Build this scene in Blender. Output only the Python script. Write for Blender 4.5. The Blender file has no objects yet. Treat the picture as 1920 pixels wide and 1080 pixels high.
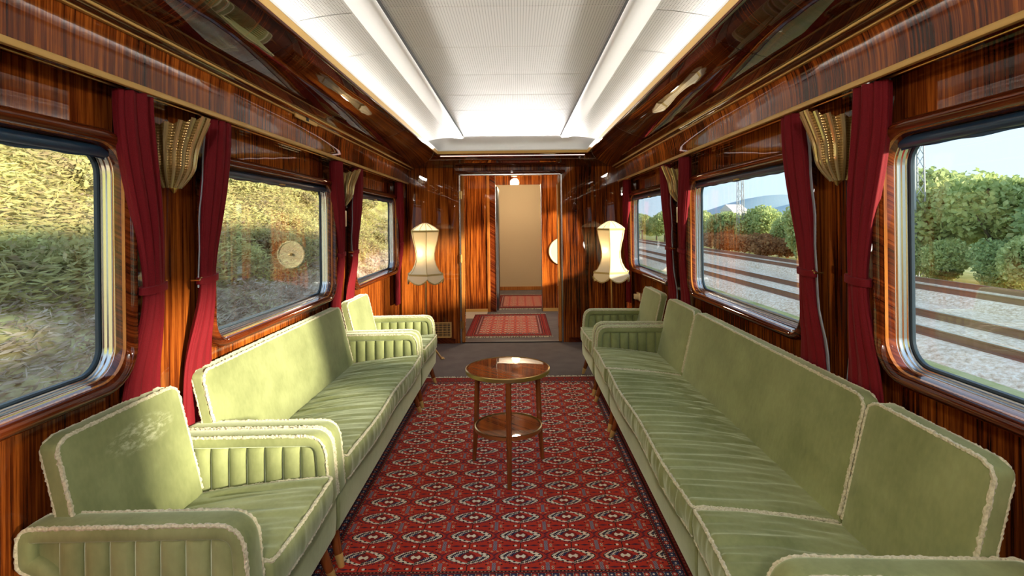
import bpy, bmesh, math, random
import numpy as np
from mathutils import Vector, Matrix, Euler
PI = math.pi
R = math.radians
scn = bpy.context.scene
COL = scn.collection

# ------------------------------------------------------------------ camera
cam_d = bpy.data.cameras.new('camera')
cam = bpy.data.objects.new('camera', cam_d)
COL.objects.link(cam)
CX, CZ = 0.045, 1.42
cam.location = (CX, 0, CZ)
cam.rotation_euler = (R(90), R(0.65), 0)
cam_d.sensor_width = 36
cam_d.lens = 1000 / 1920 * 36
cam_d.shift_x = -10 / 1920
cam_d.shift_y = -123 / 1920
cam_d.clip_start = 0.02
cam_d.clip_end = 2000
scn.camera = cam

# ------------------------------------------------------------------ world, sun, exposure
scn.view_settings.view_transform = 'Standard'
scn.view_settings.look = 'None'
scn.view_settings.gamma = 1
scn.view_settings.use_curve_mapping = False
scn.view_settings.exposure = 1.0
world = bpy.data.worlds.new('sky')
scn.world = world
world.use_nodes = True
wn = world.node_tree
for n in list(wn.nodes):
    wn.nodes.remove(n)
w_out = wn.nodes.new('ShaderNodeOutputWorld')
w_bg = wn.nodes.new('ShaderNodeBackground')
w_tc = wn.nodes.new('ShaderNodeTexCoord')
w_sep = wn.nodes.new('ShaderNodeSeparateXYZ')
w_rmp = wn.nodes.new('ShaderNodeValToRGB')
w_rmp.color_ramp.elements[0].position = 0.0
w_rmp.color_ramp.elements[0].color = (0.34, 0.43, 0.51, 1)
w_rmp.color_ramp.elements[1].position = 0.7
w_rmp.color_ramp.elements[1].color = (0.30, 0.42, 0.60, 1)
wn.links.new(w_tc.outputs['Generated'], w_sep.inputs[0])
wn.links.new(w_sep.outputs['Z'], w_rmp.inputs[0])
wn.links.new(w_rmp.outputs[0], w_bg.inputs[0])
w_bg.inputs[1].default_value = 1.6
wn.links.new(w_bg.outputs[0], w_out.inputs[0])

sun_d = bpy.data.lights.new('sun', 'SUN')
sun_d.energy = 7.8
sun_d.color = (1.0, 0.86, 0.66)
sun_d.angle = R(5)
sun = bpy.data.objects.new('sun', sun_d)
COL.objects.link(sun)
sun.rotation_euler = Vector((-1.0, 0.6, -0.21)).to_track_quat('-Z', 'Y').to_euler()

END = 7.5      # strip added at the far end to light the centre panels, watts per 7 m
COVE = 6.5      # strip lamps in the cove that wash the side panels, watts per 7 m
WASH = 6.0     # louvred strips in the same cove, aimed across the ceiling, watts per 7 m
def cove_light(loc, length, width, aim, energy, spread):
    d = bpy.data.lights.new('cove_strip_lamp', 'AREA')
    d.shape = 'RECTANGLE'; d.size = length; d.size_y = width
    d.energy = energy * length / 7.0; d.spread = R(spread)
    d.color = (1.0, 0.965, 0.92)
    o = bpy.data.objects.new('cove_strip_lamp', d)
    v = Vector(aim).normalized()
    xa = Vector((1, 0, 0)) if abs(v.y) > abs(v.x) else Vector((0, 1, 0))
    if width and abs(v.z) > 0.9: xa = Vector((1, 0, 0)) if loc[0] == 0 else Vector((0, 1, 0))
    za = -v; ya = za.cross(xa).normalized(); xa = ya.cross(za)
    o.matrix_world = Matrix.Translation(loc) @ Matrix((xa, ya, za)).transposed().to_4x4()
    COL.objects.link(o)
for sx in (-1, 1):
    cove_light((sx * 0.93, 1.95, 2.156), 7.4, 0.05, (0, 0, 1), COVE, 180)
    cove_light((sx * 0.885, 1.95, 2.228), 7.4, 0.024, (-sx, 0, 0.07), WASH, 34)
cove_light((0.0, 5.925, 2.158), 1.6, 0.05, (0, 0, 1), COVE, 180)
cove_light((0.0, 5.905, 2.228), 1.5, 0.024, (0, -1, 0.06), END, 30)

# ------------------------------------------------------------------ node helpers
class E:
    """a scalar node value with arithmetic"""
    def __init__(s, nt, v): s.nt, s.v = nt, v
    def _m(s, op, *a, clamp=False):
        n = s.nt.nodes.new('ShaderNodeMath'); n.operation = op; n.use_clamp = clamp
        for i, x in enumerate(a):
            x = x.v if isinstance(x, E) else x
            if isinstance(x, (int, float)): n.inputs[i].default_value = x
            else: s.nt.links.new(x, n.inputs[i])
        return E(s.nt, n.outputs[0])
    def __add__(s, o): return s._m('ADD', s, o)
    def __radd__(s, o): return s._m('ADD', o, s)
    def __sub__(s, o): return s._m('SUBTRACT', s, o)
    def __rsub__(s, o): return s._m('SUBTRACT', o, s)
    def __mul__(s, o): return s._m('MULTIPLY', s, o)
    def __rmul__(s, o): return s._m('MULTIPLY', s, o)
    def __truediv__(s, o): return s._m('DIVIDE', s, o)
    def __pow__(s, o): return s._m('POWER', s, o)
    def __lt__(s, o): return s._m('LESS_THAN', s, o)
    def __gt__(s, o): return s._m('GREATER_THAN', s, o)
    def abs(s): return s._m('ABSOLUTE', s)
    def frac(s): return s._m('FRACT', s)
    def floor(s): return s._m('FLOOR', s)
    def sin(s): return s._m('SINE', s)
    def max(s, o): return s._m('MAXIMUM', s, o)
    def min(s, o): return s._m('MINIMUM', s, o)
    def sat(s): return s._m('ADD', s, 0.0, clamp=True)
    def mix(s, a, b): return a + (b - a) * s

def lnk(nt, v, sock):
    v = v.v if isinstance(v, E) else v
    if isinstance(v, (int, float)): sock.default_value = v
    elif isinstance(v, tuple): sock.default_value = v if len(v) == 4 or sock.type != 'RGBA' else v + (1,)
    else: nt.links.new(v, sock)

class Mat:
    def __init__(s, name, **kw):
        s.m = bpy.data.materials.new(name); s.m.use_nodes = True
        s.nt = s.m.node_tree
        for n in list(s.nt.nodes): s.nt.nodes.remove(n)
        s.out = s.N('ShaderNodeOutputMaterial')
        s.b = s.N('ShaderNodeBsdfPrincipled')
        s.nt.links.new(s.b.outputs[0], s.out.inputs[0])
        s.set(**kw)
    def N(s, t): return s.nt.nodes.new(t)
    def set(s, **kw):
        names = dict(color='Base Color', rough='Roughness', metal='Metallic', coat='Coat Weight', coat_rough='Coat Roughness',
                     sheen='Sheen Weight', sheen_rough='Sheen Roughness', sheen_tint='Sheen Tint', spec='Specular IOR Level',
                     normal='Normal', coat_normal='Coat Normal', emit='Emission Color', emit_str='Emission Strength',
                     sss='Subsurface Weight', trans='Transmission Weight', coat_ior='Coat IOR')
        for k, v in kw.items():
            lnk(s.nt, v, s.b.inputs[names[k]])
    def pos(s):
        g = s.N('ShaderNodeNewGeometry'); sp = s.N('ShaderNodeSeparateXYZ')
        s.nt.links.new(g.outputs['Position'], sp.inputs[0])
        return [E(s.nt, sp.outputs[i]) for i in range(3)]
    def local(s):
        g = s.N('ShaderNodeTexCoord'); sp = s.N('ShaderNodeSeparateXYZ')
        s.nt.links.new(g.outputs['Object'], sp.inputs[0])
        return [E(s.nt, sp.outputs[i]) for i in range(3)]
    def vec(s, x, y, z):
        c = s.N('ShaderNodeCombineXYZ')
        for i, v in enumerate((x, y, z)): lnk(s.nt, v, c.inputs[i])
        return c.outputs[0]
    def noise(s, vec, scale=1.0, detail=2.0, rough=0.5, dist=0.0):
        n = s.N('ShaderNodeTexNoise')
        if vec is not None: s.nt.links.new(vec, n.inputs['Vector'])
        n.inputs['Scale'].default_value = scale; n.inputs['Detail'].default_value = detail
        n.inputs['Roughness'].default_value = rough; n.inputs['Distortion'].default_value = dist
        return E(s.nt, n.outputs[0])
    def ramp(s, f, stops):
        n = s.N('ShaderNodeValToRGB'); cr = n.color_ramp
        while len(cr.elements) < len(stops): cr.elements.new(0.5)
        for e, (p, c) in zip(cr.elements, stops): e.position = p; e.color = c + (1,)
        lnk(s.nt, f, n.inputs[0]); return n.outputs[0]
    def mixc(s, f, a, b):
        n = s.N('ShaderNodeMix'); n.data_type = 'RGBA'
        lnk(s.nt, f, n.inputs[0]); lnk(s.nt, a, n.inputs[6]); lnk(s.nt, b, n.inputs[7])
        return n.outputs[2]
    def bump(s, h, strength=1.0, dist=0.001):
        n = s.N('ShaderNodeBump'); n.inputs['Strength'].default_value = strength; n.inputs['Distance'].default_value = dist
        lnk(s.nt, h, n.inputs['Height']); return n.outputs[0]

def wood(name, dark, mid, light, grain='z', bias=0.0, gloss=1.0, wave=0.0012):
    M = Mat(name, rough=0.5, coat=gloss, coat_rough=0.02, spec=0.0)
    x, y, z = M.pos()
    if grain == 'z': a, l = x * 0.9 + y, z
    elif grain == 'y': a, l = x * 1.0 + z * 1.6, y * 0.6
    else: a, l = y + z * 1.3, x
    n1 = M.noise(M.vec(a * 46, l * 1.1, 0.0), 1, 4, 0.62)
    n2 = M.noise(M.vec(a * 120, l * 2.5, 3.0), 1, 3, 0.6)
    n3 = M.noise(M.vec(a * 3.2, l * 0.4, 7.0), 1, 2)
    pore = M.noise(M.vec(a * 420, l * 26, 1.0), 1, 1)
    f = n1 * 0.62 + n2 * 0.30 + n3 * 0.42 - 0.17 + bias
    c = M.ramp(f, [(0.38, dark), (0.48, mid), (0.60, light), (0.74, tuple(min(1, v * 1.5) for v in light))])
    c = M.mixc((pore - 0.56).sat() * 1.6, c, tuple(v * 0.4 for v in dark))
    w = M.noise(M.vec(x * 3.0, y * 2.2, z * 3.0), 1, 2)
    M.set(color=c, coat_normal=M.bump(w, 1.0, wave))
    return M.m

WOOD = wood('mahogany_veneer', (0.018, 0.004, 0.002), (0.150, 0.030, 0.005), (0.40, 0.105, 0.014))
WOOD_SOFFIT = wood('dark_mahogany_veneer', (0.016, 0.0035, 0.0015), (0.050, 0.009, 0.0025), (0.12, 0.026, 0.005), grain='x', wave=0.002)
WOOD_TRIM = wood('mahogany_moulding', (0.030, 0.005, 0.002), (0.080, 0.013, 0.003), (0.17, 0.035, 0.007), grain='y')
WOOD_JAMB = wood('light_mahogany_jamb', (0.20, 0.06, 0.012), (0.38, 0.13, 0.025), (0.50, 0.19, 0.04))
WOOD_LEG = wood('leg_wood', (0.09, 0.02, 0.006), (0.20, 0.05, 0.012), (0.28, 0.075, 0.018))
BRASS = Mat('brass', color=(0.72, 0.50, 0.20), metal=1.0, rough=0.28).m
BRASS_MATT = Mat('satin_brass_trim', color=(0.64, 0.40, 0.12), metal=0.25, rough=0.38, spec=0.5).m
CHROME = Mat('chrome', color=(0.55, 0.55, 0.54), metal=1.0, rough=0.2).m
RUBBER = Mat('dark_blue_rubber', color=(0.015, 0.035, 0.055), rough=0.4).m
BLACK = Mat('black', color=(0.01, 0.01, 0.011), rough=0.5).m
IVORY = Mat('ivory_plastic', color=(0.72, 0.60, 0.36), rough=0.35, coat=0.4).m
WHITE_METAL = Mat('white_enamel', color=(0.78, 0.77, 0.74), rough=0.38, spec=0.4).m
SLOT_SHADE = Mat('slot_shade_dark', color=(0.025, 0.024, 0.022), rough=0.6).m  # near-black colour for the shade in the duct slots

def velvet(name, a, b, sheen=0.75, worn=False):
    M = Mat(name, rough=0.85, sheen=sheen, sheen_rough=0.35, sheen_tint=(0.86, 0.97, 0.74), spec=0.15)
    x, y, z = M.pos()
    n = M.noise(M.vec(x * 5, y * 4, z * 5), 1, 4, 0.6)
    n2 = M.noise(M.vec(x * 60, y * 60, z * 25), 1, 2, 0.6)
    nap = M.noise(M.vec(x * 2.2, y * 1.7, z * 2.2), 1, 2)
    f = (n * 0.65 + n2 * 0.2 + nap * 0.4 - 0.3).sat()
    c = M.ramp(f, [(0.16, a), (0.58, b)])
    if worn:      # rubbed patch near the top of the backrest
        lx, ly, lz = M.local()
        e = (((ly - 0.37) / 0.17) ** 2.0 + ((lz - 0.715) / 0.055) ** 2.0) * -1.0 + 1.0
        p = M.noise(M.vec(ly * 26, lz * 70, lx * 20), 1, 4, 0.65)
        c = M.mixc((e.sat() * (p - 0.46).sat() * 7.0).sat() * 0.75, c, (0.60, 0.62, 0.40))
    fine = M.noise(M.vec(x * 900, y * 900, z * 900), 1, 1)
    M.set(color=c, normal=M.bump(fine * 0.3 + n2, 0.35, 0.0012))
    return M.m
VELVET = velvet('sage_green_velvet', (0.175, 0.198, 0.080), (0.330, 0.362, 0.165))
VELVET_WORN = velvet('worn_sage_green_velvet', (0.175, 0.198, 0.080), (0.330, 0.362, 0.165), worn=True)
Mp = Mat('cream_chenille_piping', rough=0.95, sheen=0.4, spec=0.1)
x_, y_, z_ = Mp.pos()
Mp.set(color=Mp.ramp(Mp.noise(Mp.vec(x_ * 160, y_ * 160, z_ * 160), 1, 2), [(0.3, (0.40, 0.37, 0.23)), (0.6, (0.60, 0.56, 0.39))]))
PIPING = Mp.m

Mc = Mat('crimson_curtain_cloth', rough=0.75, sheen=0.12, sheen_rough=0.4, sheen_tint=(1.0, 0.3, 0.32), spec=0.15)
x_, y_, z_ = Mc.pos()
n_ = Mc.noise(Mc.vec(x_ * 500, y_ * 500, z_ * 400), 1, 1)
Mc.set(color=Mc.ramp(n_, [(0.3, (0.120, 0.0045, 0.008)), (0.7, (0.175, 0.007, 0.012))]))
CURTAIN = Mc.m
LINING = Mat('grey_lining_cloth', color=(0.30, 0.33, 0.38), rough=0.8).m

Mg = Mat('window_glass')
g_t = Mg.N('ShaderNodeBsdfTransparent'); g_g = Mg.N('ShaderNodeBsdfGlossy'); g_m = Mg.N('ShaderNodeMixShader'); g_f = Mg.N('ShaderNodeFresnel')
g_t.inputs[0].default_value = (0.95, 0.97, 0.965, 1); g_g.inputs['Roughness'].default_value = 0.0
g_geo = Mg.N('ShaderNodeNewGeometry')
lnk(Mg.nt, E(Mg.nt, g_geo.outputs['Backfacing']).mix(1.5, 1 / 1.5), g_f.inputs[0])   # same reflectance from both faces
Mg.nt.links.new(g_f.outputs[0], g_m.inputs[0]); Mg.nt.links.new(g_t.outputs[0], g_m.inputs[1]); Mg.nt.links.new(g_g.outputs[0], g_m.inputs[2])
Mg.nt.links.new(g_m.outputs[0], Mg.out.inputs[0])
GLASS = Mg.m

Mb = Mat('blue_blind_cloth', rough=0.35, coat=0.3, coat_rough=0.2)
x_, y_, z_ = Mb.pos()
Mb.set(color=Mb.ramp(Mb.noise(Mb.vec(x_ * 40, y_ * 6, z_ * 80), 1, 2), [(0.3, (0.008, 0.026, 0.060)), (0.7, (0.022, 0.070, 0.135))]))
BLIND = Mb.m

def perforated(name, ax):
    M = Mat(name, rough=0.55, spec=0.3)
    x, y, z = M.pos()
    p = 0.0125
    u = (x / p).frac() - 0.5; v = (y / p).frac() - 0.5
    d = u * u + v * v * 0.8
    hole = d < 0.030
    M.set(color=M.mixc(hole, (0.80, 0.79, 0.76), (0.20, 0.19, 0.17)))
    return M.m
PERF = perforated('white_perforated_panel', 0)

Mk = Mat('grey_carpet', rough=1.0, spec=0.05)
x_, y_, z_ = Mk.pos()
n_ = Mk.noise(Mk.vec(x_ * 260, y_ * 260, 0.0), 1, 3, 0.7)
n2_ = Mk.noise(Mk.vec(x_ * 6, y_ * 6, 0.0), 1, 3)
Mk.set(color=Mk.ramp(n_ * 0.7 + n2_ * 0.3, [(0.3, (0.085, 0.072, 0.070)), (0.7, (0.185, 0.160, 0.152))]), normal=Mk.bump(n_, 0.6, 0.003))
CARPET = Mk.m

Mgs = Mat('gilded_glass', color=(0.62, 0.44, 0.17), metal=0.55, rough=0.22, coat=0.8, coat_rough=0.08)
x_, y_, z_ = Mgs.local()
th_ = z_ * 620.0
Mgs.set(color=Mgs.mixc((th_.sin() * 0.5 + 0.5) * 0.6, (0.38, 0.25, 0.08), (0.19, 0.10, 0.02)), normal=Mgs.bump(th_.sin(), 0.35, 0.001))
GILT = Mgs.m
GILT_RIB = Mat('clear_gilded_rib', color=(0.52, 0.40, 0.19), metal=0.5, rough=0.15, coat=1.0).m

# rug: guls on red, all arithmetic on position
def rug_material(name, cx, cy, hx, hy, px, py, ox, oy, border=0.19):
    M = Mat(name, rough=0.95, spec=0.08, sheen=0.08, sheen_rough=0.5, sheen_tint=(1.0, 0.6, 0.5))
    x, y, z = M.pos()
    u = ((x - ox) / px + 0.5).frac() - 0.5; v = ((y - oy) / py + 0.5).frac() - 0.5
    s1 = px / 0.2217; s2 = py / 0.1505
    U = u * 0.2217; V = v * 0.1505
    au, av = U.abs(), V.abs()
    wob = (U * 520.0).sin() * (V * 560.0).sin()
    g = au / 0.084 + (av / 0.050) ** 2.0
    gs = g + wob * 0.10
    q = (U * V) > 0.0
    black, navy, cream = (0.010, 0.008, 0.010), (0.016, 0.022, 0.070), (0.78, 0.69, 0.52)
    red, dred, purple = (0.50, 0.034, 0.018), (0.20, 0.012, 0.010), (0.065, 0.014, 0.032)
    n = M.noise(M.vec(x * 3.1, y * 3.1, 0.0), 1, 3)
    c = M.mixc((n - 0.35).sat() * 1.5, (0.43, 0.026, 0.012), (0.57, 0.048, 0.020))
    def put(c, mask, col): return M.mixc(mask, c, col)
    def band(e, a, b): return (e > a) * (e < b)
    # black column lines, main gul
    c = put(c, (au < 0.0021) * (g > 1.2), black)
    c = put(c, band(gs, 1.28, 1.44), purple)
    c = put(c, g < 1.12, black)
    blob = (((U * 300.0).sin() + (V * 420.0).sin()) > -0.75)
    c = put(c, band(g, 0.70, 1.06) * q * blob, cream)
    nq = q * -1.0 + 1.0
    c = put(c, band(gs, 0.90, 1.04) * nq, cream)
    c = put(c, band(g, 0.40, 0.68) * q, red)
    c = put(c, band(g, 0.40, 0.80) * nq * (av < 0.026), navy)
    c = put(c, band(gs, 0.58, 0.68) * nq, cream)
    c = put(c, g < 0.40, dred)
    c = put(c, ((au - 0.012).abs() + (av - 0.004).abs()) < 0.010, cream)
    c = put(c, (au + av) < 0.006, cream)
    # minor gul on the cell corners
    bu = au * -1.0 + 0.11085; bv = av * -1.0 + 0.07525
    lad = (bu < 0.0085) * (bv < 0.034)
    c = put(c, lad, (0.34, 0.25, 0.27))
    c = put(c, lad * (((V * 760.0).sin() * (U * 620.0).sin()) > 0.12), (0.03, 0.025, 0.06))
    def dot(a, b, r): return (((bu - a) * (bu - a)) + ((bv - b) * (bv - b)) * 1.4) < r * r
    c = put(c, dot(0.021, 0.006, 0.0062), (0.60, 0.40, 0.25)); c = put(c, dot(0.022, 0.006, 0.0028), black)
    c = put(c, dot(0.012, 0.040, 0.0055), (0.52, 0.24, 0.12)); c = put(c, dot(0.026, 0.032, 0.0050), (0.44, 0.18, 0.10))
    c = put(c, dot(0.032, 0.022, 0.0042), black)
    c = put(c, (((bu - 0.052).abs() / 0.024) + bv / 0.0065) < 1.0, purple)
    c = put(c, dot(0.089, 0.001, 0.0068), cream); c = put(c, dot(0.080, 0.001, 0.0045), black)
    # border bands
    ex = (x - cx).abs() - hx; ey = (y - cy).abs() - hy
    e = ex.max(ey)
    side = ex > ey
    t = side.mix(x, y)
    c = put(c, e > 0.0, dred)
    c = put(c, band(e, 0.0, 0.010), black)
    c = put(c, band(e, 0.003, 0.007) * ((t * 420.0).sin() > 0.0), (0.5, 0.22, 0.13))
    tt = (t / 0.028).frac()
    bead = band(e, 0.016, 0.048)
    c = put(c, bead, (0.03, 0.02, 0.035))
    rr = (tt - 0.5) * (tt - 0.5) * 0.00078 + (e - 0.032) * (e - 0.032)
    par = ((t / 0.056).frac() > 0.5)
    c = put(c, (rr < 0.00013) * par, (0.45, 0.05, 0.03))
    c = put(c, (rr < 0.00013) * (par * -1.0 + 1.0), (0.022, 0.04, 0.11))
    c = put(c, (rr < 0.00002), cream)
    c = put(c, band(e, 0.016, 0.048) * (tt < 0.12) * ((e * 700.0).sin() > 0.0), (0.55, 0.46, 0.36))
    c = put(c, band(e, 0.052, 0.060), black)
    c = put(c, band(e, 0.064, 0.072) * ((t * 300.0).sin() > -0.3), (0.33, 0.07, 0.04))
    c = put(c, band(e, 0.076, 0.084), black)
    tri = ((t / 0.07).frac() - 0.5).abs() * 0.14
    c = put(c, (e > 0.10) * ((tri + (e - 0.13).abs()) < 0.026), (0.03, 0.012, 0.02))
    c = put(c, (tri * tri + (e - 0.118) * (e - 0.118)) < 0.000035, (0.58, 0.42, 0.28))
    c = put(c, e > (border - 0.012), (0.06, 0.01, 0.012))
    pile = M.noise(M.vec(x * 420, y * 420, 0.0), 1, 2)
    c = put(c, (pile - 0.5).sat() * 0.9, (0.05, 0.01, 0.01))
    M.set(color=c, normal=M.bump(pile, 0.5, 0.002))
    return M.m

# ------------------------------------------------------------------ mesh helpers
def smoothstep(a, b, t):
    t = max(0.0, min(1.0, (t - a) / (b - a))); return t * t * (3 - 2 * t)

class MB:
    def __init__(s): s.v = []; s.f = []
    def add(s, vs, fs):
        o = len(s.v); s.v += [tuple(p) for p in vs]; s.f += [tuple(i + o for i in f) for f in fs]
        return s
    def box(s, a, b):
        (x0, y0, z0), (x1, y1, z1) = a, b
        return s.add([(x0, y0, z0), (x1, y0, z0), (x1, y1, z0), (x0, y1, z0), (x0, y0, z1), (x1, y0, z1), (x1, y1, z1), (x0, y1, z1)],
                     [(0, 3, 2, 1), (4, 5, 6, 7), (0, 1, 5, 4), (1, 2, 6, 5), (2, 3, 7, 6), (3, 0, 4, 7)])
    def loops(s, rings, closed_ring=True, closed_path=False, caps=True):
        n = len(rings[0]); vs = [p for r in rings for p in r]; fs = []
        m = len(rings)
        for i in range(m if closed_path else m - 1):
            j = (i + 1) % m
            for k in range(n if closed_ring else n - 1):
                l = (k + 1) % n
                fs.append((i * n + k, i * n + l, j * n + l, j * n + k))
        if caps and closed_ring and not closed_path:
            fs.append(tuple(reversed(range(n)))); fs.append(tuple(range((m - 1) * n, m * n)))
        return s.add(vs, fs)
    def tube(s, path, r, n=8, closed=False, jitter=0.0, rng=None):
        P = [Vector(p) for p in path]; m = len(P); rings = []
        prev = None
        for i in range(m):
            a = P[(i - 1) % m] if (closed or i) else P[i]
            b = P[(i + 1) % m] if (closed or i < m - 1) else P[i]
            t = (b - a).normalized()
            if prev is None:
                up = Vector((0, 0, 1)) if abs(t.z) < 0.9 else Vector((1, 0, 0))
                u = t.cross(up).normalized()
            else:
                u = (prev - t * prev.dot(t)).normalized()
            prev = u; w = t.cross(u)
            rr = r[i] if isinstance(r, (list, tuple)) else r
            ring = []
            for k in range(n):
                q = rr * (1 + (rng.uniform(-jitter, jitter) if rng else 0))
                ring.append(P[i] + u * (q * math.cos(2 * PI * k / n)) + w * (q * math.sin(2 * PI * k / n)))
            rings.append(ring)
        return s.loops(rings, True, closed)
    def lathe(s, prof, n=24, c=(0, 0, 0), a0=0, a1=2 * PI):
        full = abs(a1 - a0 - 2 * PI) < 1e-6; m = n if full else n + 1
        rings = []
        for i in range(m):
            a = a0 + (a1 - a0) * i / n
            rings.append([(c[0] + r * math.cos(a), c[1] + r * math.sin(a), c[2] + z) for r, z in prof])
        n_p = len(prof); vs = [p for r in rings for p in r]; fs = []
        for i in range(n):
            j = (i + 1) % m
            for k in range(n_p - 1):
                fs.append((i * n_p + k, j * n_p + k, j * n_p + k + 1, i * n_p + k + 1))
        return s.add(vs, fs)
    def build(s, name, mat, parent=None, smooth=35, weld=False):
        me = bpy.data.meshes.new(name)
        me.from_pydata([tuple(p) for p in s.v], [], s.f)
        bm = bmesh.new(); bm.from_mesh(me)
        if weld: bmesh.ops.remove_doubles(bm, verts=bm.verts, dist=1e-5)
        bmesh.ops.recalc_face_normals(bm, faces=bm.faces)
        bm.to_mesh(me); bm.free()
        me.materials.append(mat)
        if smooth:
            me.polygons.foreach_set('use_smooth', [True] * len(me.polygons))
            me.set_sharp_from_angle(angle=R(smooth))
        o = bpy.data.objects.new(name, me); COL.objects.link(o)
        if parent is not None: o.parent = parent
        return o

def rbox(a, b, r=0.004, seg=2):
    """rounded box as MB"""
    bm = bmesh.new(); bmesh.ops.create_cube(bm, size=1)
    for v in bm.verts:
        v.co = Vector([a[i] + (b[i] - a[i]) * (v.co[i] + 0.5) for i in range(3)])
    if r > 0: bmesh.ops.bevel(bm, geom=bm.edges[:], offset=r, segments=seg, profile=0.5, affect='EDGES')
    m = MB(); bm.verts.index_update()
    m.add([v.co.copy() for v in bm.verts], [[v.index for v in f.verts] for f in bm.faces]); bm.free()
    return m

def soft_box(a, b, r, nx, ny, nz, disp=None):
    """box with rounded edges on a dense grid; disp(p, n) -> new point"""
    half = [(b[i] - a[i]) / 2 for i in range(3)]; cen = [(b[i] + a[i]) / 2 for i in range(3)]
    ax = []
    for h, n in zip(half, (nx, ny, nz)):
        rr = min(r, h * 0.98)
        e = [h - rr + rr * math.tan(PI / 4 * k / 3) for k in range(1, 4)]
        mid = [-(h - rr) + 2 * (h - rr) * k / n for k in range(n + 1)]
        ax.append([-q for q in reversed(e)] + mid + e)
    vid = {}; m = MB()
    def vert(i, j, k):
        key = (i, j, k)
        if key not in vid:
            q = Vector((ax[0][i], ax[1][j], ax[2][k]))
            c = Vector([max(-(half[d] - min(r, half[d] * 0.98)), min(half[d] - min(r, half[d] * 0.98), q[d])) for d in range(3)])
            d = q - c
            nrm = d.normalized() if d.length > 1e-9 else Vector((0, 0, 1))
            p = c + nrm * r if d.length > 1e-9 else q
            for t in range(3):
                p[t] = max(-half[t], min(half[t], p[t]))
            p = p + Vector(cen)
            if disp: p = disp(p, nrm)
            vid[key] = len(m.v); m.v.append(tuple(p))
        return vid[key]
    N = [len(q) - 1 for q in ax]
    for j in range(N[1]):
        for k in range(N[2]):
            for i in (0, N[0]): m.f.append((vert(i, j, k), vert(i, j + 1, k), vert(i, j + 1, k + 1), vert(i, j, k + 1)))
    for i in range(N[0]):
        for k in range(N[2]):
            for j in (0, N[1]): m.f.append((vert(i, j, k), vert(i + 1, j, k), vert(i + 1, j, k + 1), vert(i, j, k + 1)))
        for j in range(N[1]):
            for k in (0, N[2]): m.f.append((vert(i, j, k), vert(i + 1, j, k), vert(i + 1, j + 1, k), vert(i, j + 1, k)))
    return m

def empty(name, loc=(0, 0, 0), rz=0.0):
    o = bpy.data.objects.new(name, None); COL.objects.link(o)
    o.location = loc; o.rotation_euler = (0, 0, rz); o.empty_display_size = 0.1
    return o
def tag(o, label, cat, group=None):
    o['label'] = label; o['category'] = cat
    if group: o['group'] = group
    return o
def thing(name, label, cat, loc=(0, 0, 0), rz=0.0, group=None):
    return tag(empty(name, loc, rz), label, cat, group)
def struct(o, label=None):
    o['kind'] = 'structure'
    if label: o['label'] = label
    return o
def copy_tree(o, parent=None):
    c = o.copy(); COL.objects.link(c)
    if parent is not None: c.parent = parent
    for ch in list(o.children): copy_tree(ch, c)
    return c
def fillet(path, r, n=6):
    """round the inner corners of an open 2-d path; r one radius or one per corner"""
    out = [Vector(path[0])]
    for i in range(1, len(path) - 1):
        p, a, b = Vector(path[i]), Vector(path[i - 1]), Vector(path[i + 1])
        rr = r[i - 1] if isinstance(r, (list, tuple)) else r
        da, db = (a - p), (b - p)
        k = min(rr, da.length * 0.48, db.length * 0.48)
        s, e = p + da.normalized() * k, p + db.normalized() * k
        for t in range(n + 1):
            t = t / n
            out.append(s * (1 - t) ** 2 + p * 2 * t * (1 - t) + e * t * t)
    out.append(Vector(path[-1])); return out
def resample(path, step, closed=False):
    P = [Vector(p) for p in path]
    if closed: P.append(P[0])
    out = []; acc = 0.0
    L = [(P[i + 1] - P[i]).length for i in range(len(P) - 1)]
    tot = sum(L); n = max(2, int(tot / step))
    i = 0; base = 0.0
    for k in range(n if closed else n + 1):
        d = tot * k / n
        while i < len(L) - 1 and base + L[i] < d: base += L[i]; i += 1
        t = (d - base) / max(L[i], 1e-9)
        out.append(P[i].lerp(P[i + 1], min(1, t)))
    return out
RNG = random.Random(7)
def piping(name, path, parent, r=0.0062, closed=False, step=0.006, jitter=0.33):
    P = resample(path, step, closed)
    P = [p + Vector((RNG.uniform(-1, 1), RNG.uniform(-1, 1), RNG.uniform(-1, 1))) * 0.0009 for p in P]
    m = MB(); m.tube(P, r, 6, closed, jitter, RNG)
    return m.build(name, PIPING, parent, smooth=0)

# ================================================================== SETTING
W = 1.36                      # wall inner faces
P_WIN, FAR0, GW = 2.075, 1.834, 1.505
Z0G, Z1G = 0.922, 1.685       # glass
XG = 1.40
Y_BACK, Y_END = -2.45, 6.30
FARS = [FAR0 + P_WIN * k for k in (-1, 0, 1, 2)]

floor = struct(MB().box((-1.5, Y_BACK, -0.12), (1.5, 11.4, 0.0)).build('floor', CARPET, smooth=0), 'grey carpeted floor')

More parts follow.
